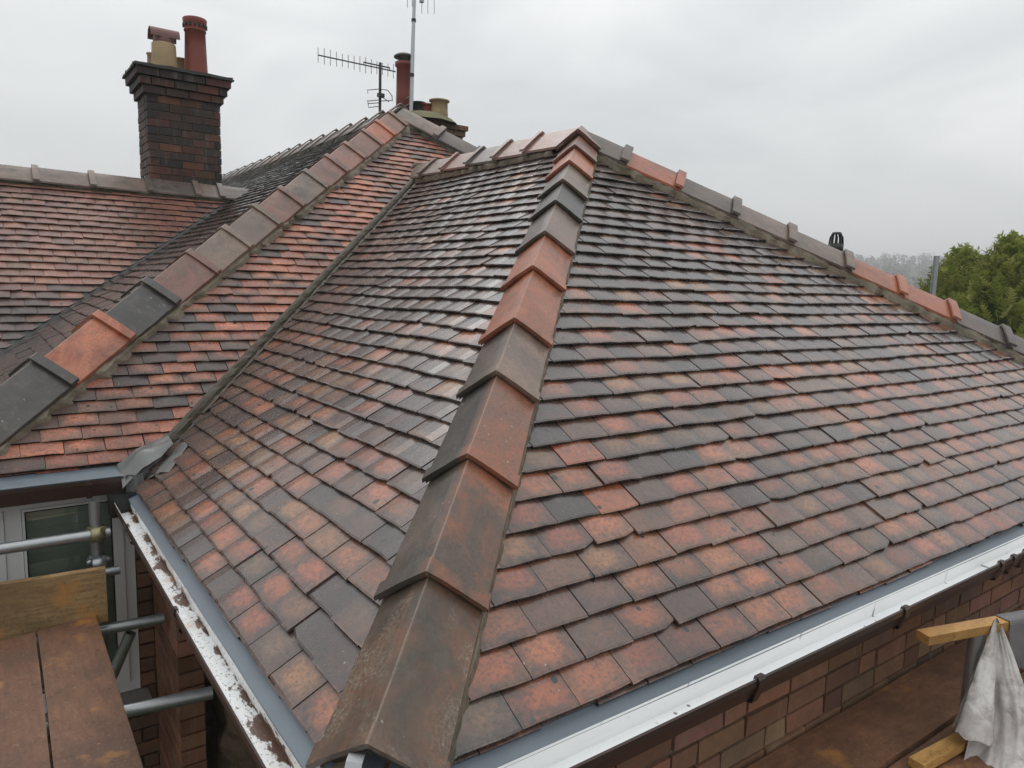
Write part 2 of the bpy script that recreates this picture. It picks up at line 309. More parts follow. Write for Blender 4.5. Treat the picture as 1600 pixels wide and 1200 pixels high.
V0=Vector((.131,2.6,.09)); VT=R0                    # valley between left slope and main house
W0=Vector((-.85,4.864,.09)); W1=Vector((1.851,7.29,1.87))   # valley between main house and side wing
def half(slope,p,q,keep,off):
    """half plane in slope coords: the side of line p-q where point 'keep' lies, moved inwards by off"""
    a=Vector(slope.co(p)); b=Vector(slope.co(q)); k=Vector(slope.co(keep)); d=(b-a).normalized(); n=Vector((-d.y,d.x))
    if (k-a).dot(n)<0: n=-n
    return (n.x,n.y,-(a.dot(n)+off))
def clip(poly,hp):
    A,B,Cc=hp; o=[]
    for i in range(len(poly)):
        p=poly[i]; q=poly[(i+1)%len(poly)]; dp=A*p[0]+B*p[1]+Cc; dq=A*q[0]+B*q[1]+Cc
        if dp>=0: o.append(p)
        if (dp>=0)!=(dq>=0):
            t=dp/(dp-dq); o.append((p[0]+t*(q[0]-p[0]),p[1]+t*(q[1]-p[1])))
    return o
def area(p): return .5*abs(sum(p[i][0]*p[(i+1)%len(p)][1]-p[(i+1)%len(p)][0]*p[i][1] for i in range(len(p))))
TH=.0110
def tile(slope,a0,s0,w,L,hps,rg,ca,cb,simple=False,k=.150,lift=0.0):
    """returns (verts, faces, uvs) of one cut clay tile, or None"""
    jr=rg.gauss(0,.004); ds=rg.gauss(0,.0016); s0=s0+ds; ca_=a0+w/2; cs=s0+L/2
    lf=max(-.0012,rg.gauss(.0004,.0012))+lift; tw=rg.gauss(0,.008); cam=rg.uniform(.001,.0045); seed=rg.random()*9
    def rot(p): x=p[0]-ca_; y=p[1]-cs; return (ca_+x-jr*y, cs+y+jr*x)
    inside=True
    R=[rot((a0,s0)),rot((a0+w,s0)),rot((a0+w,s0+L)),rot((a0,s0+L))]
    for hp in hps:
        for p in R:
            if hp[0]*p[0]+hp[1]*p[1]+hp[2]<0: inside=False
    def H(p):
        u=(p[0]-a0)/w; t=(p[1]-s0)
        return lf-k*t+tw*(p[0]-ca_)+cam*(1-(2*u-1)**2)-cam*.5
    def UV(p): return ((p[0]-a0)/w,(p[1]-s0)/.1,seed)
    V=[];F=[];U=[]
    if inside and not simple:
        chip=rg.random(); us=[0,.3,.7,1.0]; rows=[]
        wob=[rg.gauss(0,.0011) for _ in us]
        for ri,(tt,dh) in enumerate(((0,-.0022),(.006,0),(L,0))):
            for i,u in enumerate(us):
                t=tt+(wob[i] if ri<2 else 0); aa=a0+w*u
                if chip<.05 and i==3 and ri<2: t+=.014
                if .05<chip<.09 and i==0 and ri<2: t+=.012
                p=rot((aa,s0+t)); V.append(slope.P(p[0],p[1],H(p)+dh)); U.append(UV((aa,s0+t)))
        for i,u in enumerate(us):       # tail underside
            p=rot((a0+w*u,s0+wob[i]+(.014 if chip<.05 and i==3 else .012 if .05<chip<.09 and i==0 else 0))); V.append(slope.P(p[0],p[1],H(p)-TH)); U.append(UV((a0+w*u,s0)))
        for u in (0,1):
            p=rot((a0+w*u,s0+L)); V.append(slope.P(p[0],p[1],H(p)-TH)); U.append(UV((a0+w*u,s0+L)))
        for r in (0,1):
            for i in range(3): F.append((r*4+i,r*4+i+1,r*4+5+i,r*4+4+i))
        for i in range(4): V.append(V[i]); U.append((0,-9,0))          # tail edge, shadow line under the course painted in near-black
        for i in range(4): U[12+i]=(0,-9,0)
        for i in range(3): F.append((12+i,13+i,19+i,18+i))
        F+=[(12,0,4,8,16),(3,15,17,11,7),(12,16,17,15,14,13)]
    else:
        poly=R
        for hp in hps:
            poly=clip(poly,hp)
            if len(poly)<3: return None
        if area(poly)<w*L*.012: return None
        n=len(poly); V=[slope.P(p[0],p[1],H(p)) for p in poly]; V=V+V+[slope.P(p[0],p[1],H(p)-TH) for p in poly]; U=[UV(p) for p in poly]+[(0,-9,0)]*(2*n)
        F=[tuple(range(n))]+[(i+2*n,(i+1)%n+2*n,(i+1)%n+n,i+n) for i in range(n)]
    if slope.ea.cross(slope.eb).dot(slope.n)<0: F=[tuple(reversed(f)) for f in F]
    return V,F,U
def jit(c,rg,s=.12):
    f=1+rg.gauss(0,s); return tuple(max(.008,x*f*(1+rg.gauss(0,s*.3))) for x in c)
DARK=[(.052,.035,.032),(.062,.040,.036),(.043,.034,.032),(.076,.046,.038),(.046,.038,.035)]
RED=[(.38,.105,.042),(.45,.140,.062),(.33,.090,.040),(.37,.125,.052)]
TAN=[(.31,.145,.060),(.35,.160,.064),(.27,.135,.062)]
BRN=[(.135,.066,.040),(.170,.078,.045),(.12,.066,.044),(.175,.10,.062)]
def pick(rg,table):
    r=rg.random(); acc=0
    for p,a,b in table:
        acc+=p
        if r<acc: break
    return jit(rg.choice(a),rg,.10),jit(rg.choice(b),rg,.12)
def col_p1(a,s,rg):
    t=min(1,max(0,s/2.2)); n=mnoise.noise(Vector((a*.55,s*.7,3.1)))
    q=max(.14,.86-.78*t+.30*n)
    if t<.42 and rg.random()<q: return pick(rg,[(.30,DARK,RED),(.15,DARK,TAN),(.29,BRN,RED),(.13,BRN,BRN),(.10,DARK,BRN),(.03,RED,RED)])
    if rg.random()<q: return pick(rg,[(.28,DARK,RED),(.26,DARK,TAN),(.20,DARK,BRN),(.04,RED,RED),(.16,BRN,RED),(.06,BRN,TAN)])
    return pick(rg,[(.58,DARK,DARK),(.27,DARK,BRN),(.15,BRN,DARK)])
def col_p2(a,s,rg):
    # distance to valley line along a
    dv=(V0.y+(s/3.437)*(R0.y-V0.y))-a; n=mnoise.noise(Vector((a*.9,s*.8,9.4)))
    if dv<.55+.25*n: return pick(rg,[(.32,[(.10,.058,.042),(.085,.06,.05)],[(.30,.10,.05),(.24,.085,.045)]),(.38,[(.06,.052,.048),(.075,.06,.052)],[(.14,.075,.05)]),(.30,DARK,BRN)])
    t=min(1,max(0,s/2.4)); q=max(.12,.72-.6*t+.35*n)
    if rg.random()<q: return pick(rg,[(.32,DARK,RED),(.20,DARK,TAN),(.22,BRN,RED),(.14,DARK,BRN),(.12,BRN,TAN)])
    return pick(rg,[(.58,DARK,DARK),(.30,DARK,BRN),(.12,BRN,DARK)])
SAL=[(.45,.145,.080),(.50,.170,.092),(.39,.125,.070),(.32,.11,.070)]
def col_p3(a,s,rg):
    xl=-.85+s/4.1*3.9; xr=.131+s/3.2*2.7; f=(a-xl)/max(.2,xr-xl); n=mnoise.noise(Vector((a*.8,s*.6,1.7)))
    if rg.random()<min(.92,max(.12,.10+.85*f+.35*n)): return pick(rg,[(.62,SAL,SAL),(.2,BRN,SAL),(.18,DARK,SAL)])
    return pick(rg,[(.5,DARK,DARK),(.3,DARK,BRN),(.2,BRN,SAL)])
def col_p4(a,s,rg): return pick(rg,[(.80,[(.050,.048,.046),(.060,.052,.049),(.045,.047,.044)],[(.062,.058,.054)]),(.28,DARK,BRN)])
PK=[(.235,.094,.068),(.27,.110,.076),(.20,.084,.064),(.30,.13,.086)]
def col_p5(a,s,rg):
    n=mnoise.noise(Vector((a*.7,s*.9,6.1))); q=min(1.,max(.0,(s-.75)/.9+.7*n))
    if rg.random()<q: return pick(rg,[(.80,PK,PK),(.17,BRN,PK),(.03,DARK,PK)])
    return pick(rg,[(.66,[(.075,.046,.044),(.062,.040,.040)],[(.12,.066,.060),(.10,.058,.054)]),(.18,DARK,DARK),(.16,BRN,PK)])
def lay(slope,gauge,wid,arange,nrows,hps,colf,seed,L=.20,vis=None,simple_beyond=None,off0=0.0):
    rg=random.Random(seed); res=[]
    for r in range(nrows):
        s0=r*gauge; o=(wid/2 if r%2 else 0)+off0+rg.gauss(0,.004); i0=int((arange[0]-o)/wid)-1; i1=int((arange[1]-o)/wid)+1
        for i in range(i0,i1+1):
            a0=o+i*wid; c=slope.P(a0+wid/2,s0+.05); pr=project(c)
            if pr is not None and not(-700<pr[0]<2500 and -200<pr[1]<2600): continue
            if vis and not vis(a0+wid/2,s0): continue
            ca,cb=colf(a0+wid/2,s0,rg); gap=abs(rg.gauss(.002,.0015))+.0008; slip=0
            q=rg.random()
            if q<.012: slip=-.012
            l=.004 if .012<q<.020 else 0
            sm=simple_beyond is not None and pr is not None and pr[2]>simple_beyond
            g=tile(slope,a0+gap/2,s0+slip,wid-gap,L,hps,rg,ca,cb,simple=sm,lift=l)
            if g is None: continue
            px=[project(p) for p in g[0]]
            if pr is None or any(p is None for p in px): ar=0
            else: us=[p[0] for p in px]; vs_=[p[1] for p in px]; ar=(wid*FPX/pr[2])*(gauge*FPX/pr[2]) if (max(us)>0 and min(us)<1600 and max(vs_)>0 and min(vs_)<1200) else 0
            res.append((ar*area_frac(g),g,ca,cb))
        # doubled under-eaves course
    return res
def area_frac(g): return 1.0 if len(g[0])==22 else .6
def emit(tiles_by_deck,limit,name='roof_tile',mats=None):
    allt=[(ar,d,i) for d,(deck,ts) in enumerate(tiles_by_deck) for i,(ar,*_) in enumerate(ts)]
    allt.sort(key=lambda x:-x[0]); keep={(d,i) for ar,d,i in allt[:limit] if ar>0}
    for d,(deck,ts) in enumerate(tiles_by_deck):
        rest=MB(); tm=mats[d] if mats else M_tile
        for i,(ar,(V,F,U),ca,cb) in enumerate(ts):
            if (d,i) in keep: MB().add(V,F,ca,cb,U).build(name,tm,deck)
            else: rest.add(V,F,ca,cb,U)
        if rest.v:
            tag(rest.build('further_roof_tiles',tm,deck),kind='stuff')
def deck(name,slope,pts,parent,h=-.058,th=.02):
    q=[Vector(p)+slope.n*h for p in pts]; n=len(q); b=[p-slope.n*th for p in q]
    F=[tuple(range(n)),tuple(range(2*n-1,n-1,-1))]+[(i,i+n,(i+1)%n+n,(i+1)%n) for i in range(n)]
    return MB().add(q+b,F).build(name,M_deck,parent)
# ------------------------------------------------------------------ ridge and hip caps
def cap_section(d,nA,nB,wing,drop):
    """unit wing directions of an angular cap along d between planes with normals nA,nB"""
    wA=nA.cross(d).normalized(); wB=nB.cross(d).normalized()
    if wA.z>0: wA=-wA
    if wB.z>0: wB=-wB
    return wA,wB
CAPC={'grey':((.075,.062,.053),(.125,.088,.070)),'dark':((.046,.045,.042),(.066,.062,.057)),'red':((.36,.105,.054),(.44,.150,.082)),
 'pink':((.205,.098,.074),(.25,.118,.085)),'mix':((.065,.055,.048),(.22,.075,.045)),'moss':((.070,.054,.040),(.20,.085,.045)),'redgrey':((.095,.066,.050),(.32,.105,.052)),
 'taupe':((.155,.115,.090),(.21,.145,.110)),'two':((.20,.10,.066),(.32,.115,.064))}
def cap(p0,p1,nA,nB,kind,parent,name='hip_tile',wing=.150,wingB=None,shift=0.0,rise=.085,lap=.028,collar='low',band=.042,bandh=.014,mossy=0.0,edge=.022,colB=None):
    """angular cap tile from p0 (low or first end) to p1; collar at 'low' or 'high' end"""
    p0=Vector(p0); p1=Vector(p1); d=(p1-p0).normalized(); L=(p1-p0).length
    wA,wB=cap_section(d,nA,nB,wing,0); sv=(wA-wB).normalized()*shift; p0=p0+sv; p1=p1+sv; rB=(wingB/wing if wingB else 1.0); n=(nA+nB).normalized(); n=(n-d*n.dot(d)).normalized()
    ca,cb=(jit(c,rnd,.08) for c in CAPC[kind]); cB=tuple(jit(c,rnd,.08) for c in CAPC[colB]) if colB else None; th=.016; mb=MB()
    twist=rnd.gauss(0,.004)
    sd_=rnd.uniform(0,50)
    def ring(t,extra,w):
        f=t/L; lift=rise+(lap*(1-f) if collar=='low' else lap*f)+extra
        b=p0+d*t; ap=b+n*lift; lo=lift-rise+edge
        ea_=b+wA*w+nA*lo; eb_=b+wB*w*rB+nB*lo; o=[]
        for k_ in range(9):
            x_=abs(k_-4)/4; e_=ea_ if k_<4 else eb_; nn_=nA if k_<4 else nB
            q=ap.lerp(e_,x_) if k_!=4 else ap-n*.0025
            q=q+nn_*(.0016*mnoise.noise(Vector((sd_+t*14,k_*.7,extra*30)))+.0012*(1-(2*x_-1)**2))+d*(.0022*mnoise.noise(Vector((sd_,k_*1.9,t*40))))+(wA if k_<4 else wB)*(.002*x_*mnoise.noise(Vector((sd_+t*30,k_,2))))
            o.append(q)
        return o
    def strip(t0,t1,ex,w,nseg):
        V=[];F=[];U=[]; W=9
        ts=[t0+(t1-t0)*i/nseg for i in range(nseg+1)]
        for t in ts:
            r=ring(t,ex,w); V+=r+[q-n*th for q in r]; U+=[((k_-4)/4,t,mossy) for k_ in range(9)]*2
        for i in range(nseg):
            b=i*2*W;c=b+2*W
            for j in range(W-1): F.append((b+j,b+j+1,c+j+1,c+j))
            F.append((b,c,c+W,b+W)); F.append((b+W-1,b+2*W-1,c+2*W-1,c+W-1))
            for j in range(W-1): F.append((b+W+j,c+W+j,c+W+1+j,b+W+1+j))
        e=nseg*2*W
        for j in range(W-1): F.append((j,j+W,j+W+1,j+1)); F.append((e+j,e+j+1,e+j+W+1,e+j+W))
        b0_=len(mb.v); mb.add(V,F,ca,cb,U)
        if colB:
            for q_ in range(len(V)):
                if q_%9>4: mb.ca[b0_+q_],mb.cb[b0_+q_]=cB
    strip(0,L+.02,0,wing,6)
    if bandh:
        if collar=='low': strip(-.004,band,bandh,wing+.006,1)
        else: strip(L-band+.024,L+.024,bandh,wing+.006,1)
    # mortar that closes the open end below the cap
    t=.012 if collar=='low' else L+.008; r=ring(t,-th-.001,wing*.97)[::2]; m=[q-n*(lap+.020) for q in r]; V=r+m; e2=[q+d*(.05 if collar=='low' else -.05) for q in V]
    F=[(j,j+5,j+6,j+1) for j in range(4)]+[(j+10,j+11,j+16,j+15) for j in range(4)]+[(0,10,15,5),(4,9,19,14)]
    mb.add(V+e2,F,(.1,.09,.06),(.15,.13,.09),mi=1)
    return mb.build(name,[M_hip,M_olive],parent)
def mortar_bed(p0,p1,nA,nB,parent,mat,off=.150,wid=.045,sideB=True,sideA=True,step=.05,hh=.046,name='mortar_bed',rag=1.0):
    p0=Vector(p0); p1=Vector(p1); d=(p1-p0).normalized(); L=(p1-p0).length; wA,wB=cap_section(d,nA,nB,1,0); mb=MB()
    for ww,nn,on in ((wA,nA,sideA),(wB,nB,sideB)):
        if not on: continue
        V=[];F=[]; k=int(L/step)+1
        for i in range(k+1):
            t=L*i/k; b=p0+d*t; o=off+rnd.gauss(0,.005*rag); q=wid*(1+rag*rnd.uniform(-.4,.6))
            V+=[b+ww*(o-.05)+nn*hh, b+ww*(o+.004)+nn*(hh*.86+rnd.gauss(0,.002)), b+ww*(o+q*.6)+nn*(.016+rnd.gauss(0,.003)), b+ww*(o+q)+nn*(-.012)]
        for i in range(k):
            for j in range(3): F.append((i*4+j,i*4+j+1,i*4+5+j,i*4+4+j))
        mb.add(V,F,smooth=False)
    return mb.build(name,mat,parent)
# ------------------------------------------------------------------ ground, hills
GZ=-2.72
def mat_ground():
    t=NT('grass_ground'); n=t.noise(.35,6,.6); col=t.mix(n,(.035,.055,.022),(.085,.075,.045)); return t.out(col,.9,.2)
g=MB(); g.add([(-3000,-3000,GZ),(3000,-3000,GZ),(3000,3000,GZ),(-3000,3000,GZ)],[(0,1,2,3)]); tag(g.build('ground',mat_ground(),loc=(0,0,GZ)),kind='structure')
az0=math.atan2(ray(1480,430).y,ray(1480,430).x)
def hillz(r,a):
    n=mnoise.noise(Vector((math.cos(a)*3,math.sin(a)*3,2.2)))
    return GZ-.5+max(0,min(1,(r-200)/330))**1.1*(25+3*n)
hb=MB(); V=[];F=[]; NA,NRr=120,10
for i in range(NRr+1):
    r=190+ i*55
    for j in range(NA): a=2*math.pi*j/NA; V.append((r*math.cos(a),r*math.sin(a),hillz(min(r,560),a)-(max(0,r-560)*.05)))
for i in range(NRr):
    for j in range(NA): F.append((i*NA+j,i*NA+(j+1)%NA,(i+1)*NA+(j+1)%NA,(i+1)*NA+j))
hb.add(V,F,smooth=True)
def mat_hill():
    t=NT('wooded_hill_ground'); n=t.noise(.05,6,.65); return t.out(t.mix(n,(.03,.04,.022),(.075,.068,.045)),.95,.1)
tag(hb.build('hills',mat_hill()),kind='structure')
def mat_leaf(name,c1,c2,rough=.6):
    t=NT(name); ca=t.attr('ca').outputs['Color']; n=t.noise(2.5,3,.6); col=t.mix(n,ca,t.mix(.5,ca,c2)); 
    m_=t.out(col,rough,.3); tr=t.n('ShaderNodeBsdfTranslucent'); t.l(col,tr.inputs[0]); mx=t.n('ShaderNodeMixShader'); mx.inputs[0].default_value=.42; t.l(t.b.outputs[0],mx.inputs[1]); t.l(tr.outputs[0],mx.inputs[2]); t.l(mx.outputs[0],t.o.inputs['Surface']); return m_
M_wood=mat_leaf('winter_wood',(.05,.05,.03),(.06,.05,.04)); M_con=mat_leaf('conifer_foliage',(.05,.07,.02),(.06,.085,.02)); M_bark=mat_plain('bark',(.10,.075,.055),.85,.2,.4,20)
wr=random.Random(11); wb=MB()
def clump(mb,c,r,n,size,cols,rg,zs=1.0):
    for _ in range(n):
        while True:
            q=Vector((rg.uniform(-1,1),rg.uniform(-1,1),rg.uniform(-1,1)))
            if q.length<1: break
        p=Vector(c)+Vector((q.x*r,q.y*r,q.z*r*zs)); a=Vector((rg.gauss(0,1),rg.gauss(0,1),rg.gauss(0,1))).normalized(); b=a.orthogonal().normalized(); s=size*rg.uniform(.5,1.4)
        mb.add([p-a*s,p+b*s*.5,p+a*s,p-b*s*.5],[(0,1,2,3)],rg.choice(cols),(0,0,0))
WC=[(.055,.052,.036),(.075,.062,.045),(.045,.052,.028),(.09,.078,.055)]
for k in range(700):
    a=az0+wr.uniform(-.34,.30); r=wr.choice((wr.uniform(430,560),wr.uniform(230,430))); z=hillz(r,a); h=wr.uniform(3.5,6.5)
    b=Vector((r*math.cos(a),r*math.sin(a),z))
    wb.tube([b,b+Vector((0,0,h*.8))],.22,4,False,False,ca=(.06,.05,.04))
    clump(wb,b+Vector((0,0,h*.62)),h*.5,40,.8,WC,wr,1.1)
tag(wb.build('distant_woodland',M_wood),'misty bare winter woodland covering the far hillside','woodland',kind='stuff')
# ------------------------------------------------------------------ extension
ext=thing('hipped_extension',(1.6,1.4,GZ),'brick extension with a freshly tiled hipped roof of mottled clay tiles','house extension')
d1=deck('roof_slope',P1,[(-.02,0,0),EC,A0],ext); d2=deck('roof_slope',P2,[(0,-.02,0),A0,R0,V0,(0,2.5,0)],ext)
d1['label']='front slope of mottled dark and red tiles'; d2['label']='side slope running up to the mortared valley'
RSn=Vector((1.95,0,3.62)).normalized()
class Q: pass
RS=Slope((6.45,0,0),(0,1,0),(-3.62,0,1.95),0,6)
deck('roof_slope',RS,[EC,(6.45,4,0),(4.2,4.9,1.2),R0,A0],ext,h=-.02)
G=.0978
hp1=[half(P1,(0,0,0),A0,(3,.3,.2),.035),half(P1,EC,A0,(3,.3,.2),.035)]
hp2=[half(P2,(0,0,0),A0,(.3,2,.2),.035),half(P2,V0,VT,(.3,1.2,.2),.016),(0,-1,3.40)]
t1=lay(P1,G,.167,(-.1,6.5),34,hp1,col_p1,21,off0=.055); t2=lay(P2,G,.167,(-.1,5.0),34,hp2,col_p2,22,off0=.02)
# under-eaves course: short tiles below the first course
def undereaves(slope,rng_,hps,colf,seed,wid=.167):
    rg=random.Random(seed); mb=MB(); a=rng_[0]
    while a<rng_[1]:
        ca,cb=colf(a,0,rg); gq=tile(slope,a+.001,-.006+rg.gauss(0,.003),wid-.003,.12,hps,rg,ca,cb,simple=True,k=.10,lift=-.0165)
        if gq: mb.add(gq[0],gq[1],ca,cb,gq[2])
        a+=wid
    return mb
tag(undereaves(P1,(-.05,6.4),hp1,col_p1,31).build('eaves_course',M_tile,d1),kind='stuff'); tag(undereaves(P2,(-.05,2.6),hp2,col_p2,32).build('eaves_course',M_tile,d2),kind='stuff')
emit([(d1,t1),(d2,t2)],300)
# hip caps on the near hip
hd=A0.normalized(); HL=A0.length
JN=[.055,.47,.90,1.33,1.69,2.15,2.53,2.94,3.27,3.61,3.93,4.22]
KN=['moss','redgrey','two','taupe','red','red','taupe','dark','taupe','red','pink']
for i,k in enumerate(KN):
    cap(hd*JN[i],hd*(JN[i+1]+.03),P1.n,P2.n,k,ext,mossy=1.0 if i==0 else (.35 if i==1 else .1),lap=.020,bandh=.007 if i else .006,rise=.082,wing=.122,wingB=.128,shift=.022,edge=.026,colB=[None,'grey','dark','grey',None,None,'grey','dark','grey',None,None][i])
cap(hd*4.20,hd*4.44,P1.n,P2.n,'pink',ext,lap=.03,rise=.088,wing=.13,shift=.015)
mortar_bed(hd*.03,hd*4.38,P1.n,P2.n,ext,M_mortar,off=.136,wid=.030,hh=.026,sideB=False,rag=.3,step=.03); mortar_bed(hd*.03,hd*4.38,P1.n,P2.n,ext,M_mortar,off=.082,wid=.020,hh=.018,sideA=False)
# far hip
fd=(EC-A0).normalized(); x=4.9
FL=(EC-A0).length; FK=['grey','red','grey','taupe','taupe','red','red','grey','grey','dark','red']
jf=[FL-.05]
ts=[0.03,.36,.76,1.18,1.60,2.03,2.43,2.83,3.25,3.67,4.1,4.5]
for i in range(11):
    # low end is the far end from the apex
    cap(A0+fd*(ts[i+1]),A0+fd*(ts[i]-.03),P1.n,RS.n,FK[i],ext,collar='low',bandh=.026,band=.055,rise=.080,lap=.010,wing=.160,edge=.036)
mortar_bed(A0+fd*.05,A0+fd*4.4,P1.n,RS.n,ext,M_mortar,off=.150,wid=.045,hh=.040)
# extension ridge
rk=['pink','pink','grey','pink','taupe','taupe']; yy=[2.72,3.12,3.50,3.88,4.27,4.65,5.0]
for i in range(6): cap((2.83,yy[i],1.95),(2.83,yy[i+1]+.03,1.95),P2.n,RS.n,rk[i],ext,'ridge_tile',collar='high',bandh=.022,band=.045,rise=.085,lap=.014,wing=.155,edge=.040)
mortar_bed((2.83,2.85,1.95),(2.83,4.95,1.95),P2.n,RS.n,ext,M_mortar,off=.142,wid=.035,hh=.036)
# hip iron at the foot
hi=MB(); e=hd*.03+Vector((0,0,.05)); pr_=[]
for i in range(8):
    t=i/7*math.pi*1.1; pr_.append(e-Vector((hd.x,hd.y,0))*(.012+.028*math.sin(t))+Vector((0,0,.028*(1-math.cos(t))-.035)))
sdv=Vector((hd.y,-hd.x,0)).normalized()
hi.sweep(pr_,[sdv*-.016,sdv*.016]); hi.sweep([p-Vector((hd.x,hd.y,0))*.003-Vector((0,0,.001)) for p in pr_],[sdv*.016,sdv*-.016]); hi.build('hip_iron',M_galv,ext)
# valley: lead lining, mortar fillet
vd=(VT-V0).normalized(); VLn=(VT-V0).length
wa,wb_=P2.n.cross(vd).normalized(),P3.n.cross(vd).normalized()
if wa.y>0: wa=-wa
if wb_.x>0: wb_=-wb_
vb=MB(); V=[];F=[]; k=60
vr=random.Random(5)
for i in range(k+1):
    t=-.16+(VLn+.12)*i/k; p=V0+vd*t; op=.055+.11*max(0,1-(t+.16)/.55)**1.3
    V+=[p+wb_*.09-P3.n*.040,p+wb_*.02-P3.n*.018,p+wa*.015-P2.n*.018,p+wa*op+P2.n*(.004-.06*min(1,max(0,t-.05)/.25)),p+wa*(op+.05)-P2.n*(.008+.06*min(1,max(0,t-.05)/.25))]
for i in range(k):
    for j in range(4): F.append((i*5+j,i*5+j+1,i*5+6+j,i*5+5+j))
vb.add(V,F,smooth=True); vb.build('lead_valley',M_lead,ext)
vb=MB(); V=[];F=[]; k=110
for i in range(k+1):
    t=.02+(VLn-.05)*i/k; p=V0+vd*t; o=vr.gauss(0,.003)
    V+=[p+wb_*.045+P3.n*.006,p+wb_*(.026+o)+P3.n*(.014+vr.gauss(0,.002)),p+wb_*(.008+o)+P3.n*(.010+vr.gauss(0,.002)),p+wa*(.002+vr.gauss(0,.002))-P2.n*.014]
for i in range(k):
    for j in range(3): F.append((i*4+j,i*4+j+1,i*4+5+j,i*4+4+j))
vb.add(V,F); vb.build('valley_mortar',M_olive,ext)
vb=MB(); V=[];F=[]
for i in range(k+1):
    t=.35+(VLn-.38)*i/k; p=V0+vd*t
    V+=[p+wa*(.012+vr.gauss(0,.002))+P2.n*(-.010),p+wa*(.022+vr.gauss(0,.003))+P2.n*(.002+vr.gauss(0,.002)),p+wa*(.040+vr.gauss(0,.005))+P2.n*(-.004)]
for i in range(k):
    for j in range(2): F.append((i*3+j,i*3+j+1,i*3+4+j,i*3+3+j))
vb.add(V,F); vb.build('valley_mortar',M_olive,ext)
# dressed lead at the valley foot
lf=MB(); V=[];F=[]; n=9
for i in range(n):
    for j in range(n):
        a=i/(n-1); b=j/(n-1); p=Vector((-.045+.23*a,2.60-.155*b+.06*a,.085+.11*a-.085*b**2*(1-a*.6)))
        p+=Vector((0,0,.016*mnoise.noise(p*11)+.010*mnoise.noise(p*27)+ (.02*math.exp(-((a-.35)**2+(b-.55)**2)*18))))
        V.append(p)
for i in range(n-1):
    for j in range(n-1): F.append((i*n+j,(i+1)*n+j,(i+1)*n+j+1,i*n+j+1))
lf.add(V,F,smooth=True); lf.build('lead_flashing',M_lead,ext)
lf=MB(); V=[];F=[]
for i in range(7):
    for j in range(6):
        p=Vector((-.03+.075*j/5,2.462+.012*math.sin(j*1.7),.055-.15*i/6)); p.y+=.010*mnoise.noise(p*12); V.append(p)
for i in range(6):
    for j in range(5): F.append((i*6+j,i*6+j+1,i*6+7+j,i*6+6+j))
lf.add(V,F,smooth=True); lf.build('lead_flashing',M_lead,ext)
# ------------------------------------------------------------------ eaves: grey tray, gutters
def gut_sec(ax,sign):
    # (offset outward, z); outward is -y for the front gutter and -x for the side one
    pr=[(-.030,-.028),(.030-.058,-.045),(.022-.044,-.104),(.088-.0,-.106),(.108,-.052),(.113,-.052),(.118,-.075),(.100,-.118),(.0,-.122)]
    return pr
def sect(list2,axis): # to 3d offsets
    return [Vector((0,-o,z)) if axis=='y' else Vector((-o,0,z)) for o,z in list2]
def gutter(axis,a0,a1,white,lab):
    at=(lambda a:Vector((a,0,0))) if axis=='y' else (lambda a:Vector((0,a,0)))
    N=24; pts=[at(a0+(a1-a0)*i/N) for i in range(N+1)]
    inner=[(.028,-.040),(.020,-.100),(.078,-.104),(.097,-.064),(.100,-.050),(.104,-.047)]
    outer=[(.104,-.047),(.109,-.050),(.109,-.068),(.104,-.074),(.090,-.112),(.012,-.114),(.012,-.05)]
    if axis=='x': inner=[(o*.82,z-.006) for o,z in inner]; outer=[(o*.82,z-.006) for o,z in outer]
    mb=MB(); sec=sect(inner,axis); n=len(sec); V=[];U=[];F=[]
    for p in pts:
        for q,o in enumerate(sec): V.append(p+o); U.append(((0,1,.35,0,0,0)[q],p.x+p.y,0))
    for i in range(N):
        for j in range(n-1): F.append((i*n+j,i*n+j+1,(i+1)*n+j+1,(i+1)*n+j))
    mb.add(V,F,uv=U); mb.sweep(pts,sect(outer,axis),mi=1)
    # closed ends
    for p in (pts[0],pts[-1]):
        s2=[p+q for q in sect([inner[0],inner[1],inner[2],inner[3],inner[4],outer[1],outer[3],outer[4],outer[5],outer[6]],axis)]; mb.add(s2,[tuple(range(len(s2)))],mi=1)
    return mb.build('gutter',[white,M_brown],ext)
g1=gutter('y',-.10,6.5,M_gw,'front'); g1['label']='white lined brown gutter under the front slope'
g2=gutter('x',-.02,2.44,M_gwd,'side'); g2['label']='gutter flaked with dirt and peeling brown paint'
for axis,a0,a1,hh in (('y',-.02,6.45,P1),('x',0.0,2.5,P2)):
    N=20; mb=MB(); at=(lambda a:Vector((a,0,0))) if axis=='y' else (lambda a:Vector((0,a,0)))
    pts=[at(a0+(a1-a0)*i/N)+Vector((0,0,.0015*math.sin(i*1.3))) for i in range(N+1)]
    mb.sweep(pts,sect([(-.10,.020),(-.01,-.030),(.027,-.046),(.027,-.050),(-.01,-.034)],axis)); 
    if axis=='x': mb.sweep([p for p in pts if p.y<.95],sect([(-.012,-.0265),(.0275,-.0435)],axis))
    mb.build('eaves_tray',M_grey,ext)
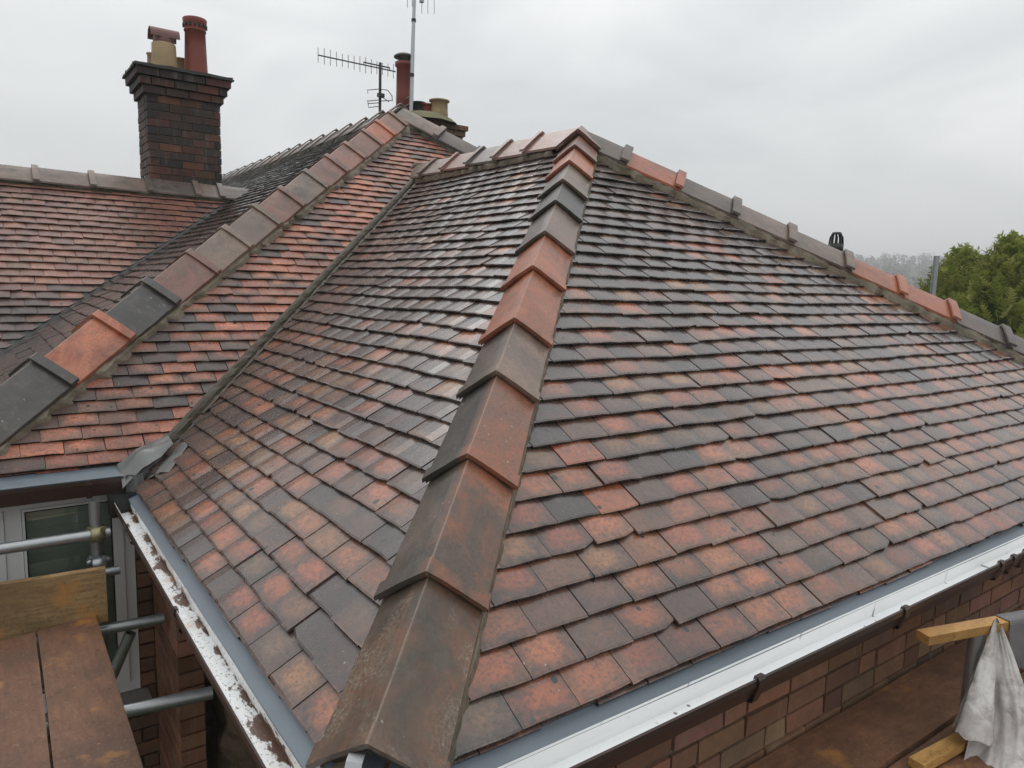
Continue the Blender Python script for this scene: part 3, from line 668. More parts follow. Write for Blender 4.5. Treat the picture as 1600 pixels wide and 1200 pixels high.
# gutter brackets
def bracket(axis,a):
    mb=MB(); at=Vector((a,0,0)) if axis=='y' else Vector((0,a,0)); s=.82 if axis=='x' else 1; dz=-.006 if axis=='x' else 0
    side=Vector((.014,0,0)) if axis=='y' else Vector((0,.014,0))
    sec=sect([(o*s,z+dz) for o,z in ((.094,-.056),(.097,-.042),(.108,-.041),(.114,-.050),(.113,-.074),(.108,-.082),(.094,-.119),(.07,-.124),(.0,-.128))],axis)
    mb.sweep([at-side,at+side],sec); mb.sweep([at+side,at-side],[q+Vector((0,0,-.004)) for q in sec])
    for sg in (-1,1):
        P=[at+side*sg+q for q in sec]+[at+side*sg+q+Vector((0,0,-.004)) for q in sec]; n=len(sec); mb.add(P,[(i,i+1,i+1+n,i+n) for i in range(n-1)])
    return mb.build('gutter_bracket',M_brown,ext)
for u,v in ((1190,1060),(1418,945)): bracket('y',on_y(u,v,-.11).x)
bracket('y',.35); bracket('y',3.9)
for xx in (2.62,2.74,2.86): bracket('y',xx)
jb=MB(); jb.sweep([(2.665,0,0),(2.672,0,0)],sect([(.026,-.042),(.0195,-.098),(.078,-.102),(.095,-.063)],'y')); jb.build('gutter_seal',M_black,ext)
for yv in (1.14,.10,2.05): bracket('x',yv)
cb_=MB(); cb_.box((-.045,2.47,-.075),(.11,.09,.10),jit=.003); cb_.build('gutter_outlet',M_black,ext)
# fascia boards and soffit
mb=MB(); mb.box((3.2,.055,-.085),(6.4,.02,.13)); mb.build('fascia',M_brown,ext)
mb=MB(); mb.box((.050,1.25,-.085),(.02,2.3,.13)); mb.build('fascia',M_brown,ext)
# ------------------------------------------------------------------ brick walls
BR=[(.23,.115,.068),(.27,.135,.082),(.19,.095,.060),(.25,.145,.090),(.16,.085,.058)]
def wallcore(c,size,parent,mat=M_joint,name='wall'):
    return MB().box(c,size).build(name,mat,parent)
wf=wallcore((3.2,.165,(-.13+GZ)/2),(6.2,.11,-.13-GZ),ext)
br=random.Random(3)
def brick(parent,c,size,cols,mat,jt=.002,name='brick'):
    mb=MB(); s=(size[0]-.0*jt,size[1],size[2]); mb.box(c,s,jit=jt,ca=jit(br.choice(cols),br,.16)); return mb.build(name,mat,parent)
row=0; z=-.165
while z>-.66:
    xx=.22+(-.11 if row%2 else 0)
    while xx<5.4:
        L=.215 if br.random()<.72 else .105
        if z>-.56 or True: brick(wf,(xx+L/2,.148+br.gauss(0,.0012),z),(L,.102,.064),BR,M_brick)
        xx+=L+.010
    z-=.075; row+=1
# side wall: pier with return and rough inner leaf
wp=wallcore((.154,2.43,-1.45),(.09,.52,2.54),ext)
BO=[(.26,.125,.072),(.30,.15,.09),(.24,.11,.065)]
z=-.16; row=0
while z>-1.9:
    y=2.135
    segs=[.215,.215,.10] if row%2 else [.105,.215,.21]
    for L in segs:
        brick(wp,(.153,y+L/2,z),(.106,L,.064),BO,M_brick,.0015); y+=L+.010
    z-=.075; row+=1
rb=MB(); V=[];F=[]; nx,nz_=26,44
for i in range(nx+1):
    for j in range(nz_+1):
        p=Vector((.20+.02*0,.12+2.2*i/nx,-.13-2.5*j/nz_)); o=.05*mnoise.noise(p*6)+.035*mnoise.noise(p*15)+.03*mnoise.noise(p*2.2); V.append(p+Vector((.10+o,0,0)))
for i in range(nx):
    for j in range(nz_): F.append((i*(nz_+1)+j,i*(nz_+1)+j+1,(i+1)*(nz_+1)+j+1,(i+1)*(nz_+1)+j))
rb.add(V,F); rb.add([(.45,.12,-.13),(.45,2.32,-.13),(.45,2.32,-2.63),(.45,.12,-2.63)],[(0,1,2,3)])
rb.build('rough_inner_wall',mat_mortar('rough_rubble',(.07,.045,.026),(.17,.125,.08)),ext)
# soil vent on the far slope
p=on_x(1305,395,4.55); sl=RS
vz=1.95-(p.x-2.83)*(1.95/3.62)
vt=MB(); top=on_x(1305,363,p.x).z
base=Vector((p.x,p.y,vz-.05))
vt.lathe(base,[(.046,0),(.046,top-.155-base.z),(.053,top-.155-base.z),(.053,top-.085-base.z),(.044,top-.08-base.z)],20)
for k in range(10):
    a=2*math.pi*k/10; q=lambda r,z:Vector((p.x+r*math.cos(a),p.y+r*math.sin(a),z))
    vt.tube([q(.048,top-.09),q(.043,top-.04),q(.026,top-.008)],.0062,5)
vt.lathe((p.x,p.y,0),[(.034,top-.012),(.030,top),(.0,top+.002)],14)
vo_=vt.build('soil_vent_pipe',M_black,ext); vo_['label']='black caged vent terminal'
# ------------------------------------------------------------------ main house
house=thing('main_house',(2.5,8,GZ),'older main house with tall hipped roof of salmon and grey tiles','house')
d3=deck('roof_slope',P3,[H0,MR,MM],house); d4=deck('roof_slope',P4,[H0,MM,(3.05,15,2.655),(-.85,15,.09)],house)
d3['label']='hip end of salmon tiles above the brown gutter'; d4['label']='wet grey slope beyond the hip'
RS3=Slope((6.95,0,.09),(0,1,0),(-3.9,0,2.565),0,8); deck('roof_slope',RS3,[MR,(6.95,15,.09),(3.05,15,2.655),MM],house,h=-.02)
G3=.0815
hp3=[half(P3,H0,MM,(1,2.8,.3),.05),half(P3,MR,MM,(1,2.8,.3),.05)]
class _: pass
hpv=half(P3,V0,VT,(-.3,2.9,.3),.022)
rid=lambda a,s:True
L3=(MM-Vector((MM.x,2.6,.09))).length
# P3 left of the valley, and the part above the extension ridge
sR=(R0.z+.02-.09)/(MM.z-.09)*L3
t3=lay(P3,G3,.167,(-1.2,3.2),50,hp3+[hpv],col_p3,23,vis=lambda a,s_:s_<sR)
t3b=lay(P3,G3,.167,(-1.2,4.6),50,hp3,col_p3,24,vis=lambda a,s_:s_>=sR)
t4=lay(P4,.098,.167,(2.2,13.2),48,[half(P4,H0,MM,(0,6,.6),.05),(0,-1,4.62),half(P4,W0,W1,(1,4,1.2),.0)],col_p4,25,simple_beyond=6.0)
t4b=lay(P4,.098,.167,(7.1,14.0),48,[(0,-1,4.62),half(P4,W0,W1,(0,10,.5),.0),half(P4,(1.851,6,1.87),(1.851,9,1.87),(3,8,2.6),0)],col_p4,26,simple_beyond=5)
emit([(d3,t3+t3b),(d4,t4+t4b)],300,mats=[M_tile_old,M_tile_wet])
# hip H3 caps: collars at the upper end
hd3=(MM-H0).normalized(); HL3=(MM-H0).length
def hip_s(u,v):
    r=ray(u,v); P0=H0+Vector((0,0,.07)); a=np.array([[hd3[i],-r[i]] for i in range(3)]); b=np.array([CAM[i]-P0[i] for i in range(3)]); return float(np.linalg.lstsq(a,b,rcond=None)[0][0])
cs=[hip_s(u,v) for u,v in ((90,588),(178,516),(250,462),(314,413),(365,372),(405,330),(440,297),(477,268),(510,244),(537,222),(565,202),(585,186),(605,172))]
cs=[cs[0]-.48]+cs
ks=['dark','dark','red','dark','pink','taupe','taupe','pink','taupe','pink','pink','pink','red','pink']
for i in range(len(cs)-1):
    if cs[i+1]-cs[i]<.12: continue
    cap(H0+hd3*cs[i],H0+hd3*min(cs[i+1],HL3),P3.n,P4.n,ks[i+1] if i+1<len(ks) else 'pink',house,collar='high',bandh=.024 if i<3 else .014,band=.050,rise=.080,lap=.020,wing=.165,edge=.030)
mortar_bed(H0+hd3*.1,H0+hd3*(HL3-.1),P3.n,P4.n,house,M_mortar,off=.150,wid=.050,hh=.028)
# right hip and ridge
rdv=(MR-MM).normalized()
for i in range(6): cap(MM+rdv*(.05+.43*(i+1)),MM+rdv*(.05+.43*i-.03),P3.n,RS3.n,'grey' if i%2 else 'taupe',house,collar='low',bandh=.025,band=.05,rise=.080,lap=.012,wing=.16,edge=.04)
mortar_bed(MM+rdv*.1,MM+rdv*2.6,P3.n,RS3.n,house,M_olive,off=.145,wid=.045,hh=.036)
y=5.78
while y<14.5:
    cap((3.05,y,2.655),(3.05,y+.45,2.655),P4.n,RS3.n,rnd.choice(('grey','taupe','grey')),house,'ridge_tile',collar='low',bandh=.030,band=.055,rise=.075,lap=.015,wing=.15,edge=.035,mossy=.5); y+=.42
mortar_bed((3.05,5.9,2.655),(3.05,14.6,2.655),P4.n,RS3.n,house,M_olive,off=.135,wid=.05,hh=.03,sideB=False)
# gutter of the main house
mb=MB(); N=10; pts=[Vector((-1.9+1.885*i/N,2.6,.0)) for i in range(N+1)]
mb.sweep(pts,sect([(.030,.052),(.03,-.02),(.10,-.02),(.120,.045),(.124,.045),(.124,.028),(.112,-.030),(.03,-.034)],'y'))
for p in (pts[0],pts[-1]): mb.add([p+q for q in sect([(.03,.05),(.03,-.034),(.112,-.030),(.124,.028),(.124,.045)],'y')],[(0,1,2,3,4)])
mb.build('gutter',M_brown,house)
mb=MB(); mb.sweep([Vector((-1.9+1.93*i/N,2.6,.0)) for i in range(N+1)],sect([(-.06,.09),(.012,.062),(.114,.050),(.114,.046),(.012,.056)],'y')); mb.build('eaves_tray',M_grey,house)
mb=MB(); sec=sect([(.115,.049),(.128,.049),(.130,.028),(.118,-.036),(.10,-.040)],'y'); xx=on_y(140,775,2.475).x
mb.sweep([(xx-.012,2.6,0),(xx+.012,2.6,0)],sec); mb.build('gutter_bracket',M_brown,house)
tag(undereaves(P3,(-1.2,.10),hp3[:1],col_p3,33).build('eaves_course',M_tile_old,d3),kind='stuff')
# walls with the window
WY=2.70
wx0,wx1,wz0,wz1=-1.62,.028,-1.115,-.052
mw=wallcore((-1.9+.14-.0,WY+.10,(GZ+wz0)/2),(3.7,.10,wz0-GZ),house)
wallcore((.070,WY+.10,(wz0-.02)/2),(.080,.10,-.02-wz0-.002),house)
wallcore((-2.65,WY+.10,(wz0-.02)/2),(2.04,.10,-.02-wz0-.002),house)
z=-.10; row=0
while z>-1.75:
    L=.07 if z>wz0 else .10
    brick(mw,(.031+.033,WY+.052,z),(.064,.10,.064),BR,M_brick); 
    if z<wz0-.12:
        xx=-.98+(.11 if row%2 else 0)
        while xx<-.02:
            brick(mw,(xx+.1075,WY+.052,z),(.215,.10,.064),BR,M_brick); xx+=.225
    z-=.075; row+=1
wallcore((3.4,8.9,(GZ-.0)/2),(6.6,11.8,-GZ-.12),house)     # body of the house behind
win=MB(); fy=WY+.035
def fr(x0,x1,z0,z1,y=fy,d=.06,mb=win): mb.box(((x0+x1)/2,y,(z0+z1)/2),(x1-x0,d,z1-z0))
fr(wx0,wx1,wz1-.055,wz1); fr(wx0,wx1,wz0,wz0+.055)
fr(wx1-.045,wx1,wz0+.0552,wz1-.0552); fr(-.49,-.425,wz0+.0552,wz1-.0552); fr(wx0,wx0+.05,wz0+.0552,wz1-.0552)
wo=win.build('window',M_upvc,house)
sash=MB()
for a,b in ((-.425,-.017),(wx0+.05,-.49)):
    z0,z1=wz0+.055,wz1-.055; y=fy-.012
    for x0,x1,zz0,zz1 in ((a+.002,a+.012,z0,z1),(b-.048,b-.002,z0,z1),(a+.012,b-.048,z1-.012,z1-.001),(a+.012,b-.048,z0,z0+.05)): fr(x0,x1,zz0,zz1,y,.055,sash)
sash.build('sash',M_upvc,wo)
gk=MB()
for a,b in ((-.413,-.065),(wx0+.062,-.54)):
    z0,z1=wz0+.105,wz1-.067
    for x0,x1,zz0,zz1 in ((a,a+.006,z0,z1),(b-.006,b,z0,z1),(a,b,z1-.006,z1),(a,b,z0,z0+.006)): fr(x0,x1,zz0,zz1,fy-.034,.008,gk)
gk.build('gasket',M_black,wo)
for a,b in ((-.413,-.065),(wx0+.062,-.54)): MB().box(((a+b)/2,fy+.004,(wz0+wz1)/2+.02),(b-a,.006,wz1-wz0-.16)).build('pane',M_glass,wo)
bl=MB(); z=wz0+.1
while z<wz1-.08: bl.box((-.80,fy+.055,z+.03),(1.6,.003,.058)); z+=.060
bl.build('blind',M_blind,wo)
si=MB(); si.box((-.78,WY-.03,wz0-.028),(1.68,.15,.045)); si.build('window_sill',mat_plain('weathered_sill',(.34,.32,.30),.6,.4,.6,25),wo)
# chimney behind the main apex
def pot(mb,c,r,h,flare=.0): mb.lathe(c,[(r*.86,0),(r,0.0),(r*.93,h*.5),(r*.90,h*.92),(r*1.10+flare,h*.94),(r*1.10+flare,h),(r*.84,h),(r*.80,h*.6)],24)
def chim_bricks(parent,x0,x1,y0,y1,z0,n,ch,cols,corb=0,step=.03,faces='flr'):
    for r in range(n):
        z=z0+ch*(r+.5); e=step*max(0,r-(n-corb)+1) if corb else 0; X0,X1,Y0,Y1=x0-e,x1+e,y0-e,y1+e; bh=ch-.010
        xx=X0; first=True; L=.215 if r%2 else .105
        while xx<X1-.02:
            l=min(L,X1-xx-.0); 
            if X1-(xx+l)<.05: l=X1-xx
            brick(parent,(xx+l/2,Y0+.05+br.gauss(0,.001),z),(l-.004,.10,bh),cols,M_chbrick,.0025); xx+=l+.006; L=.215
        for fx,sg in ((X0,1),(X1,-1)):
            yb=Y0+.106; L=.105 if r%2 else .215
            while yb<Y1-.02:
                l=min(L,Y1-yb)
                if Y1-(yb+l)<.05: l=Y1-yb
                brick(parent,(fx+sg*.05+br.gauss(0,.001),yb+l/2,z),(.10,l-.004,bh),cols,M_chbrick,.0025); yb+=l+.006; L=.215
SB=[(.070,.034,.026),(.050,.029,.024),(.088,.038,.026),(.040,.029,.026),(.028,.025,.024),(.115,.042,.026)]
cp=at_depth(661,212,10.6); ztop=at_depth(700,195,10.6).z
c2=MB(); cw=.52; c2.box((cp.x,cp.y,(ztop-.02+1.0)/2),(1.0,.5,ztop-.02-1.0)); ch2=c2.build('chimney_stack',M_joint,house); ch2['label']='mossy far chimney with several pots'
rt=Matrix.Identity(3)
SB2=[(.16,.075,.045),(.20,.10,.06),(.12,.065,.04),(.10,.07,.045)]
chim_bricks(ch2,cp.x-.515,cp.x+.515,cp.y-.265,cp.y+.265,ztop-.56,7,.08,SB2,2,.03)
mb=MB(); mb.lathe((cp.x,cp.y,ztop-.0),[(.52,-.01),(.44,.05),(.30,.12),(0,.15)],10); mb.build('flaunching',M_moss,ch2)
def upz(u,v,d): return at_depth(u,v,d)
q=upz(631,168,10.6); tp=upz(631,101,10.6); mb=MB()
pot(mb,(q.x,q.y,ztop),.120,tp.z-ztop); mb.build('chimney_pot',M_red_pot,ch2)
mb=MB(); mb.lathe((q.x,q.y,tp.z+.07),[(.150,0),(.150,.015),(.10,.05),(.0,.065)],20); mb.lathe((q.x,q.y,tp.z+.07),[(0,.004),(.150,0)],20)
for k in range(4): a=k*math.pi/2+.4; mb.tube([(q.x+.10*math.cos(a),q.y+.10*math.sin(a),tp.z-.02),(q.x+.10*math.cos(a),q.y+.10*math.sin(a),tp.z+.075)],.008,6)
mb.build('cowl',M_black,ch2)
for (u,vb,vt_,r,m) in ((686,187,158,.135,M_yel_pot),(654,182,161,.10,M_black),(667,185,164,.095,M_red_pot)):
    b=upz(u,vb,10.6); t_=upz(u,vt_,10.6); mb=MB(); pot(mb,(b.x,b.y,ztop+.02),r,t_.z-ztop-.02); mb.build('chimney_pot',m,ch2)
# ------------------------------------------------------------------ side wing with the big chimney
wing=thing('side_wing',(-1.5,7.3,GZ),'side wing with pinkish red tiles and a stepped brick chimney','house wing')
d5=deck('roof_slope',P5,[(-5,4.823,.06),(-.87,4.823,.06),W1,(-5,7.29,1.87)],wing); d5['label']='pinkish red tiled slope facing the valley'
B5=Slope((0,9.75,.06),(1,0,0),(0,-1,.7336),0,9); deck('roof_slope',B5,[(-5,9.75,.06),(1.851,9.75,.06),W1,(-5,7.29,1.87)],wing,h=-.02)
t5=lay(P5,.098,.167,(-4.9,2.2),33,[half(P5,W0,W1,(-3,5.5,.5),.02),(0,-1,3.02)],col_p5,27,simple_beyond=99)
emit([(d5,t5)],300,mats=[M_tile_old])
wallcore((-2.2,7.3,(GZ+.0)/2),(5.4,4.6,-GZ-.1),wing)
mb=MB(); mb.sweep([W0+(W1-W0)*t for t in (-.02,.5,1.0)],[P4.n*.012-Vector((.05,-.05,0)),Vector((0,0,-.02)),P5.n*.004+Vector((-.05,.02,0))]); mb.build('lead_valley',M_slate,wing)
xs=[on_y(u,270,7.29).x for u in (-55,50,138,226,300,338,385)]
for i in range(6): cap((xs[i],7.29,1.87),(xs[i+1],7.29,1.87),P5.n,B5.n,['taupe','taupe','taupe','grey','taupe','grey'][i],wing,'ridge_tile',collar='low' if i else 'low',bandh=.022,band=.05,rise=.075,lap=.010,wing=.16,edge=.035)
x=xs[0]
while x>-3.6: cap((x-.5,7.29,1.87),(x,7.29,1.87),P5.n,B5.n,'taupe',wing,'ridge_tile',bandh=.022,band=.05,rise=.075,lap=.01,wing=.16,edge=.035); x-=.5
mortar_bed((-3.5,7.29,1.87),(1.84,7.29,1.87),P5.n,B5.n,wing,M_olive,off=.146,wid=.03,hh=.030,sideB=True)
CY=7.40; cx0=on_y(230,200,CY).x; cx1=on_y(345,200,CY).x
zc=on_y(290,155,CY).z; zt=on_y(224,98,CY).z
CH=.080; nb=int((zc-1.55)/CH); core=MB(); z0=zc-nb*CH
core.box(((cx0+cx1)/2,CY+.25,(1.3+zt-.02)/2),(cx1-cx0-.03,.47,zt-.02-1.3)); chs=core.build('chimney_stack',M_joint,wing); chs['label']='dark brick chimney with three projecting courses'
chim_bricks(chs,cx0,cx1,CY,CY+.5,z0,nb+3,CH,SB,3,.032)
zt=z0+(nb+3)*CH
mb=MB()
def slab(mb,x0,x1,y0,y1,z,th,k):
    # ragged slate edge
    P=[]; N=k
    for (a,b) in (((x0,y0),(x1,y0)),((x1,y0),(x1,y1)),((x1,y1),(x0,y1)),((x0,y1),(x0,y0))):
        for i in range(N): f=i/N; P.append((a[0]+(b[0]-a[0])*f+br.gauss(0,.006),a[1]+(b[1]-a[1])*f+br.gauss(0,.006),z+br.gauss(0,.003)))
    n=len(P); mb.add(P+[(p[0],p[1],p[2]+th) for p in P],[tuple(range(n-1,-1,-1)),tuple(range(n,2*n))]+[(i,(i+1)%n,(i+1)%n+n,i+n) for i in range(n)])
slab(mb,cx0-.125,cx1+.125,CY-.125,CY+.625,zt+.002,.016,14); slab(mb,cx0-.115,cx1+.115,CY-.115,CY+.615,zt+.020,.014,14); mb.build('slate_capping',M_slate,chs)
mb=MB(); mx,my=(cx0+cx1)/2,CY+.25
N=10; V=[];F=[]
for i in range(N+1):
    for j in range(N+1):
        a=i/N*2-1; b=j/N*2-1; V.append((mx+a*(cx1-cx0+.2)/2,my+b*.34,zt+.034+.05*(1-max(abs(a),abs(b))**2)+.008*mnoise.noise(Vector((a*3,b*3,1)))))
for i in range(N):
    for j in range(N): F.append((i*(N+1)+j,(i+1)*(N+1)+j,(i+1)*(N+1)+j+1,i*(N+1)+j+1))
mb.add(V,F,smooth=True); mb.build('flaunching',M_moss,chs)
PY=CY+.25
def potat(ul,ur,vt_,m,name='chimney_pot',kind='plain'):
    x0=on_y(ul,vt_,PY).x; x1=on_y(ur,vt_,PY).x; r=(x1-x0)/2*1.0; zt_=on_y((ul+ur)/2,vt_,PY).z; return (x0+x1)/2,r,zt_
x,r,zz=potat(286,322,30,M_red_pot); mb=MB(); h=zz-zt-.05
mb.lathe((x,PY,zt+.05),[(r*1.02,0),(r*.93,h*.5),(r*.88,h*.78),(r*.96,h*.785),(r*.96,h*.81),(r*.88,h*.815),(r*.98,h*.90),(r*1.02,h*.93),(r*1.05,h*.99),(r*1.0,h),(r*.72,h),(r*.72,h*.7)],28); mb.build('chimney_pot',M_red_pot,chs)
hol=MB()
for k in range(14):
    a=2*math.pi*k/14; hol.box((x+r*.955*math.cos(a),PY+r*.955*math.sin(a),zt+.05+h*.875),(.026,.026,.030),Matrix.Rotation(a,3,'Z'))
hol.build('pot_vent_holes',M_black,chs)
x,r,zz=potat(236,275,69,M_yel_pot); mb=MB(); h=zz-zt-.05; mb.lathe((x,PY,zt+.05),[(r*1.05,0),(r*1.0,h*.55),(r*.97,h*.97),(r*.92,h),(r*.75,h),(r*.72,h*.5)],24); mb.build('chimney_pot',M_yel_pot,chs)
hw=MB(); V=[];F=[]; r2=r*.82; zb=zz+.02
for i in range(2):
    for j in range(11):
        a=math.pi*j/10
        for rr in (r2,r2*.86): V.append((x+(-1.12*r+2.3*r*i),PY-math.cos(a)*rr,zb+.03+math.sin(a)*rr*1.05))
for j in range(10):
    a=j*2;b=22+j*2; F+= [(a,b,b+2,a+2),(a+1,a+3,b+3,b+1),(a,a+2,a+3,a+1),(b,b+1,b+3,b+2)]
F+=[(0,1,23,22),(20,42,43,21)]
hw.add(V,F,smooth=False); hw.lathe((x,PY,zz-.01),[(r*.80,0),(r*.86,.05),(r*.75,.10)],20); hw.build('half_round_cowl',mat_plain('faded_red_clay',(.20,.085,.072),.6,.4,.45,9,dark=(.12,.06,.052)),chs)
for ul,ur,vt_ in ((229,243,82),(273,290,90)):
    PY2=CY+.42; x0=on_y(ul,vt_,PY2).x; x1=on_y(ur,vt_,PY2).x; mb=MB(); zz2=on_y(ul,vt_,PY2).z; pot(mb,((x0+x1)/2,PY2,zt+.03),(x1-x0)/2,max(.06,zz2-zt-.03)); mb.build('chimney_pot',M_yel_pot,chs)
# ------------------------------------------------------------------ aerials
def aerial_thing(name,loc,label): return thing(name,loc,label,'aerial')
DA=10.35
q0=at_depth(641.5,178,DA); q1=at_depth(648.3,-25,DA)
ae=aerial_thing('tv_aerial',q0,'tall pale grey aerial mast strapped beside the red chimney pot')
mb=MB(); mb.tube([q0-Vector((0,0,.45)),q0+(q1-q0)*.5,q1],.024,10,rr=[.030,.028,.020]); mb.build('mast',M_galv,ae)
mb=MB(); e0=at_depth(628,-16,DA); e1=at_depth(684,-14,DA); mb.tube([e0,e1],.010,6); mb.build('boom',M_galv,ae)
for u,l in ((636.5,12),(644,10),(659,21),(668.5,21),(678.5,21)):
    mb=MB(); a=at_depth(u,-30,DA); b=at_depth(u,l,DA); mb.tube([a,b],.0055,5); mb.build('element',M_galv,ae)
mb=MB(); mb.box(at_depth(659,1,DA),(.05,.05,.05)); mb.build('clamp',M_galv,ae)
mb=MB()
for f in (.30,.72): c=q0+(q1-q0)*f; mb.lathe(c,[(.034,-.02),(.034,.02)],10)
mb.build('mast_clip',M_black,ae)
sb=MB(); c=at_depth(642.3,150,DA); sb.tube([c,c+Vector((0,.30,-.02))],.012,6); sb.tube([c-Vector((0,0,.1)),c+Vector((0,.3,-.12))],.012,6); sb.build('bracket',M_galv,ae)
DB=10.2
b0=at_depth(593.3,172,DB); b1=at_depth(594.2,98,DB)
ab=aerial_thing('tv_aerial',b0,'black long boom television aerial with many short rods beyond the roof apex')
mb=MB(); mb.tube([b0-Vector((0,0,.6)),b1],.020,10); mb.build('mast',M_black,ab)
L0=at_depth(497,86,DB*.96); L1=at_depth(618,112,DB*1.03); mb=MB(); mb.tube([L0,L1],.009,6); mb.build('boom',M_slate,ab)
mb=MB(); c0=L0+(L1-L0)*.57+Vector((0,0,.035)); c1=L0+(L1-L0)*.92+Vector((0,0,.035)); mb.tube([c0-Vector((0,0,.035)),c0,c1,c1-Vector((0,0,.035))],.010,6); mb.build('cradle',M_slate,ab)
for k in range(14):
    c=L0+(L1-L0)*(k/13.4); hgt=.095+.012*math.sin(k); mb=MB(); mb.tube([c+Vector((0,0,hgt)),c-Vector((0,0,hgt))],.0042,5); mb.build('element',M_slate,ab)
# small looped aerial lower on the mast
mb=MB(); D=lambda u,v:at_depth(u,v,DB)
for pl in ([(575,146),(573.5,141),(594,139)],[(594,139.5),(606,141),(612.5,150),(613,158)],[(575,158),(594,156)],[(574.5,157),(576,168),(594,166)],[(594,150),(608,159)],[(594,158),(612,157)],[(574.5,162),(594,160.5)]): mb.tube([D(*p) for p in pl],.006,5)
mb.box(D(595,149),(.09,.06,.05)); mb.build('loop_elements',M_black,ab)
# ------------------------------------------------------------------ scaffold, left
PZ=-.53
sc=thing('scaffold',(-.2,1.9,GZ),'galvanised scaffold tubes and couplers in front of the window','scaffold')
def T(p,q,name='tube',par=sc,r=.0242,ends=True):
    mb=MB(); p=Vector(p);q=Vector(q); mb.tube([p,q],r,18,cap=False); d=(q-p).normalized(); mb.tube([q,p],r-.004,18,cap=False); 
    for e in (p,q):
        a=Vector((0,0,1)) if abs(d.z)<.9 else Vector((1,0,0)); e1=d.cross(a).normalized(); e2=d.cross(e1); V=[]
        for rr in (r,r-.004): V+=[e+rr*(math.cos(2*math.pi*j/18)*e1+math.sin(2*math.pi*j/18)*e2) for j in range(18)]
        mb.add(V,[(j,(j+1)%18,(j+1)%18+18,j+18) for j in range(18)])
    return mb.build(name,M_galv,par)
r0=on_y(0,858,2.40); r1=on_y(172,832,2.40); dr_=(r1-r0).normalized(); T(r0-dr_*1.6,r1,'handrail')
u0=on_y(150,786,2.40); ub=u0.copy(); T((u0.x,u0.y+.052,GZ),(u0.x,u0.y+.052,u0.z),'standard')
T((-1.6,u0.y+.052,GZ),(-1.6,u0.y+.052,.35),'standard')
def coupler(c,par,sc_=1.0,mat=M_brass):
    mb=MB(); c=Vector(c); mb.lathe(c-Vector((0,0,.03)),[(.0285,0),(.034,.004),(.034,.052),(.0285,.056)],18)
    mb.lathe(c+Vector((-.028,-.052,0)),[(.0285,0),(.034,.004),(.034,.052),(.0285,.056)],18,axis=(1,0,0))
    mb.box(c+Vector((0,-.03,0)),(.05,.03,.045),jit=.003)
    for dx,dz in ((.036,.012),(-.036,.012)): mb.tube([c+Vector((dx,-.012,dz)),c+Vector((dx,-.05,dz))],.008,8); mb.lathe(c+Vector((dx,-.05,dz)),[(.0,-.012),(.014,-.012),(.014,0),(0,0)],6,axis=(0,1,0))
    mb.tube([c+Vector((.02,-.07,.03)),c+Vector((.02,-.09,.03))],.011,6)
    return mb.build('coupler',mat,par)
coupler((u0.x,u0.y+.052,on_y(152,835,u0.y).z),sc); coupler((u0.x,u0.y+.052,on_y(157,880,u0.y).z),sc,mat=M_galv)
pz=on_y(157,892,u0.y).z
T((u0.x-.035,u0.y-.035,pz),(u0.x+.075,u0.y-.035,pz+.003),'putlog_end',r=.020)
tz=PZ-.065
a=on_z(155,985,tz); b=on_z(256,966,tz); T(a-(b-a).normalized()*.9,b,'transom')
a=on_z(195,1112,tz); b=on_z(332,1082,tz); T(a-(b-a).normalized()*.9,b,'transom')
T(on_z(205,985,tz-.03)+Vector((0,.02,-.02)),on_z(205,985,tz-.03)+Vector((-.30,.10,-.75)),'brace')
T((-.55,-2.5,tz-.05),(-.55,2.45,tz-.05),'ledger')
for sx_,sy in ((-.55,-2.0),(-.55,.6)): T((sx_,sy,GZ),(sx_,sy,tz-.02),'standard')
# boards
def board(name,quad,th,mat,label,group=None,seg=14,warp=.004):
    """quad: four top corners, long edges 0-1 and 3-2"""
    q=[Vector(p) for p in quad]; mb=MB(); V=[];F=[]; m=4
    for i in range(seg+1):
        f=i/seg; a=q[0].lerp(q[1],f); b=q[3].lerp(q[2],f)
        for j in range(m+1):
            p=a.lerp(b,j/m); p=p+Vector((0,0,warp*mnoise.noise(p*3.0))); 
            if j in(0,m): p=p+(b-a).normalized()*(.002*mnoise.noise(p*25))*(1)
            V.append(p)
    n=(q[1]-q[0]).cross(q[3]-q[0]).normalized(); 
    nb=len(V); V+=[p-n*th for p in V]
    for i in range(seg):
        for j in range(m):
            a=i*(m+1)+j; F.append((a,a+1,a+m+2,a+m+1)); F.append((a+nb,a+m+1+nb,a+m+2+nb,a+1+nb))
        F.append((i*(m+1),(i+1)*(m+1),(i+1)*(m+1)+nb,i*(m+1)+nb)); a=i*(m+1)+m; F.append((a,a+nb,a+m+1+nb,a+m+1))
    for j in range(m):
        F.append((j,j+nb,j+1+nb,j+1)); a=seg*(m+1)+j; F.append((a,a+1,a+1+nb,a+nb))
    F=[tuple(reversed(f)) for f in F] if n.z<0 else F
    mb.add(V,F); o=mb.build(name,mat); return tag(o,label,'board',group)
e0=on_z(150,973,PZ); e1=on_z(219,1200,PZ); j0=on_z(58,1000,PZ); j1=on_z(81,1200,PZ); dv=(e1-e0); dj=(j1-j0)
wd=(j0-e0); 
board('scaffold_board',[e0,e0+dv*2.6,j0+dj*2.6+Vector((.004,0,0)),j0+Vector((.004,0,0))],.038,M_board,'rust stained scaffold board alongside the peeling gutter','boards of the left platform')
j2=j0+wd*1.02; j3=j1+(j1-e1)*.92
board('scaffold_board',[j0-Vector((.004,0,0)),j0+dj*2.6-Vector((.004,0,0)),j2+(j3-j2)*2.6,j2],.038,M_board,'second muddy scaffold board, left of the rust stained one','boards of the left platform')
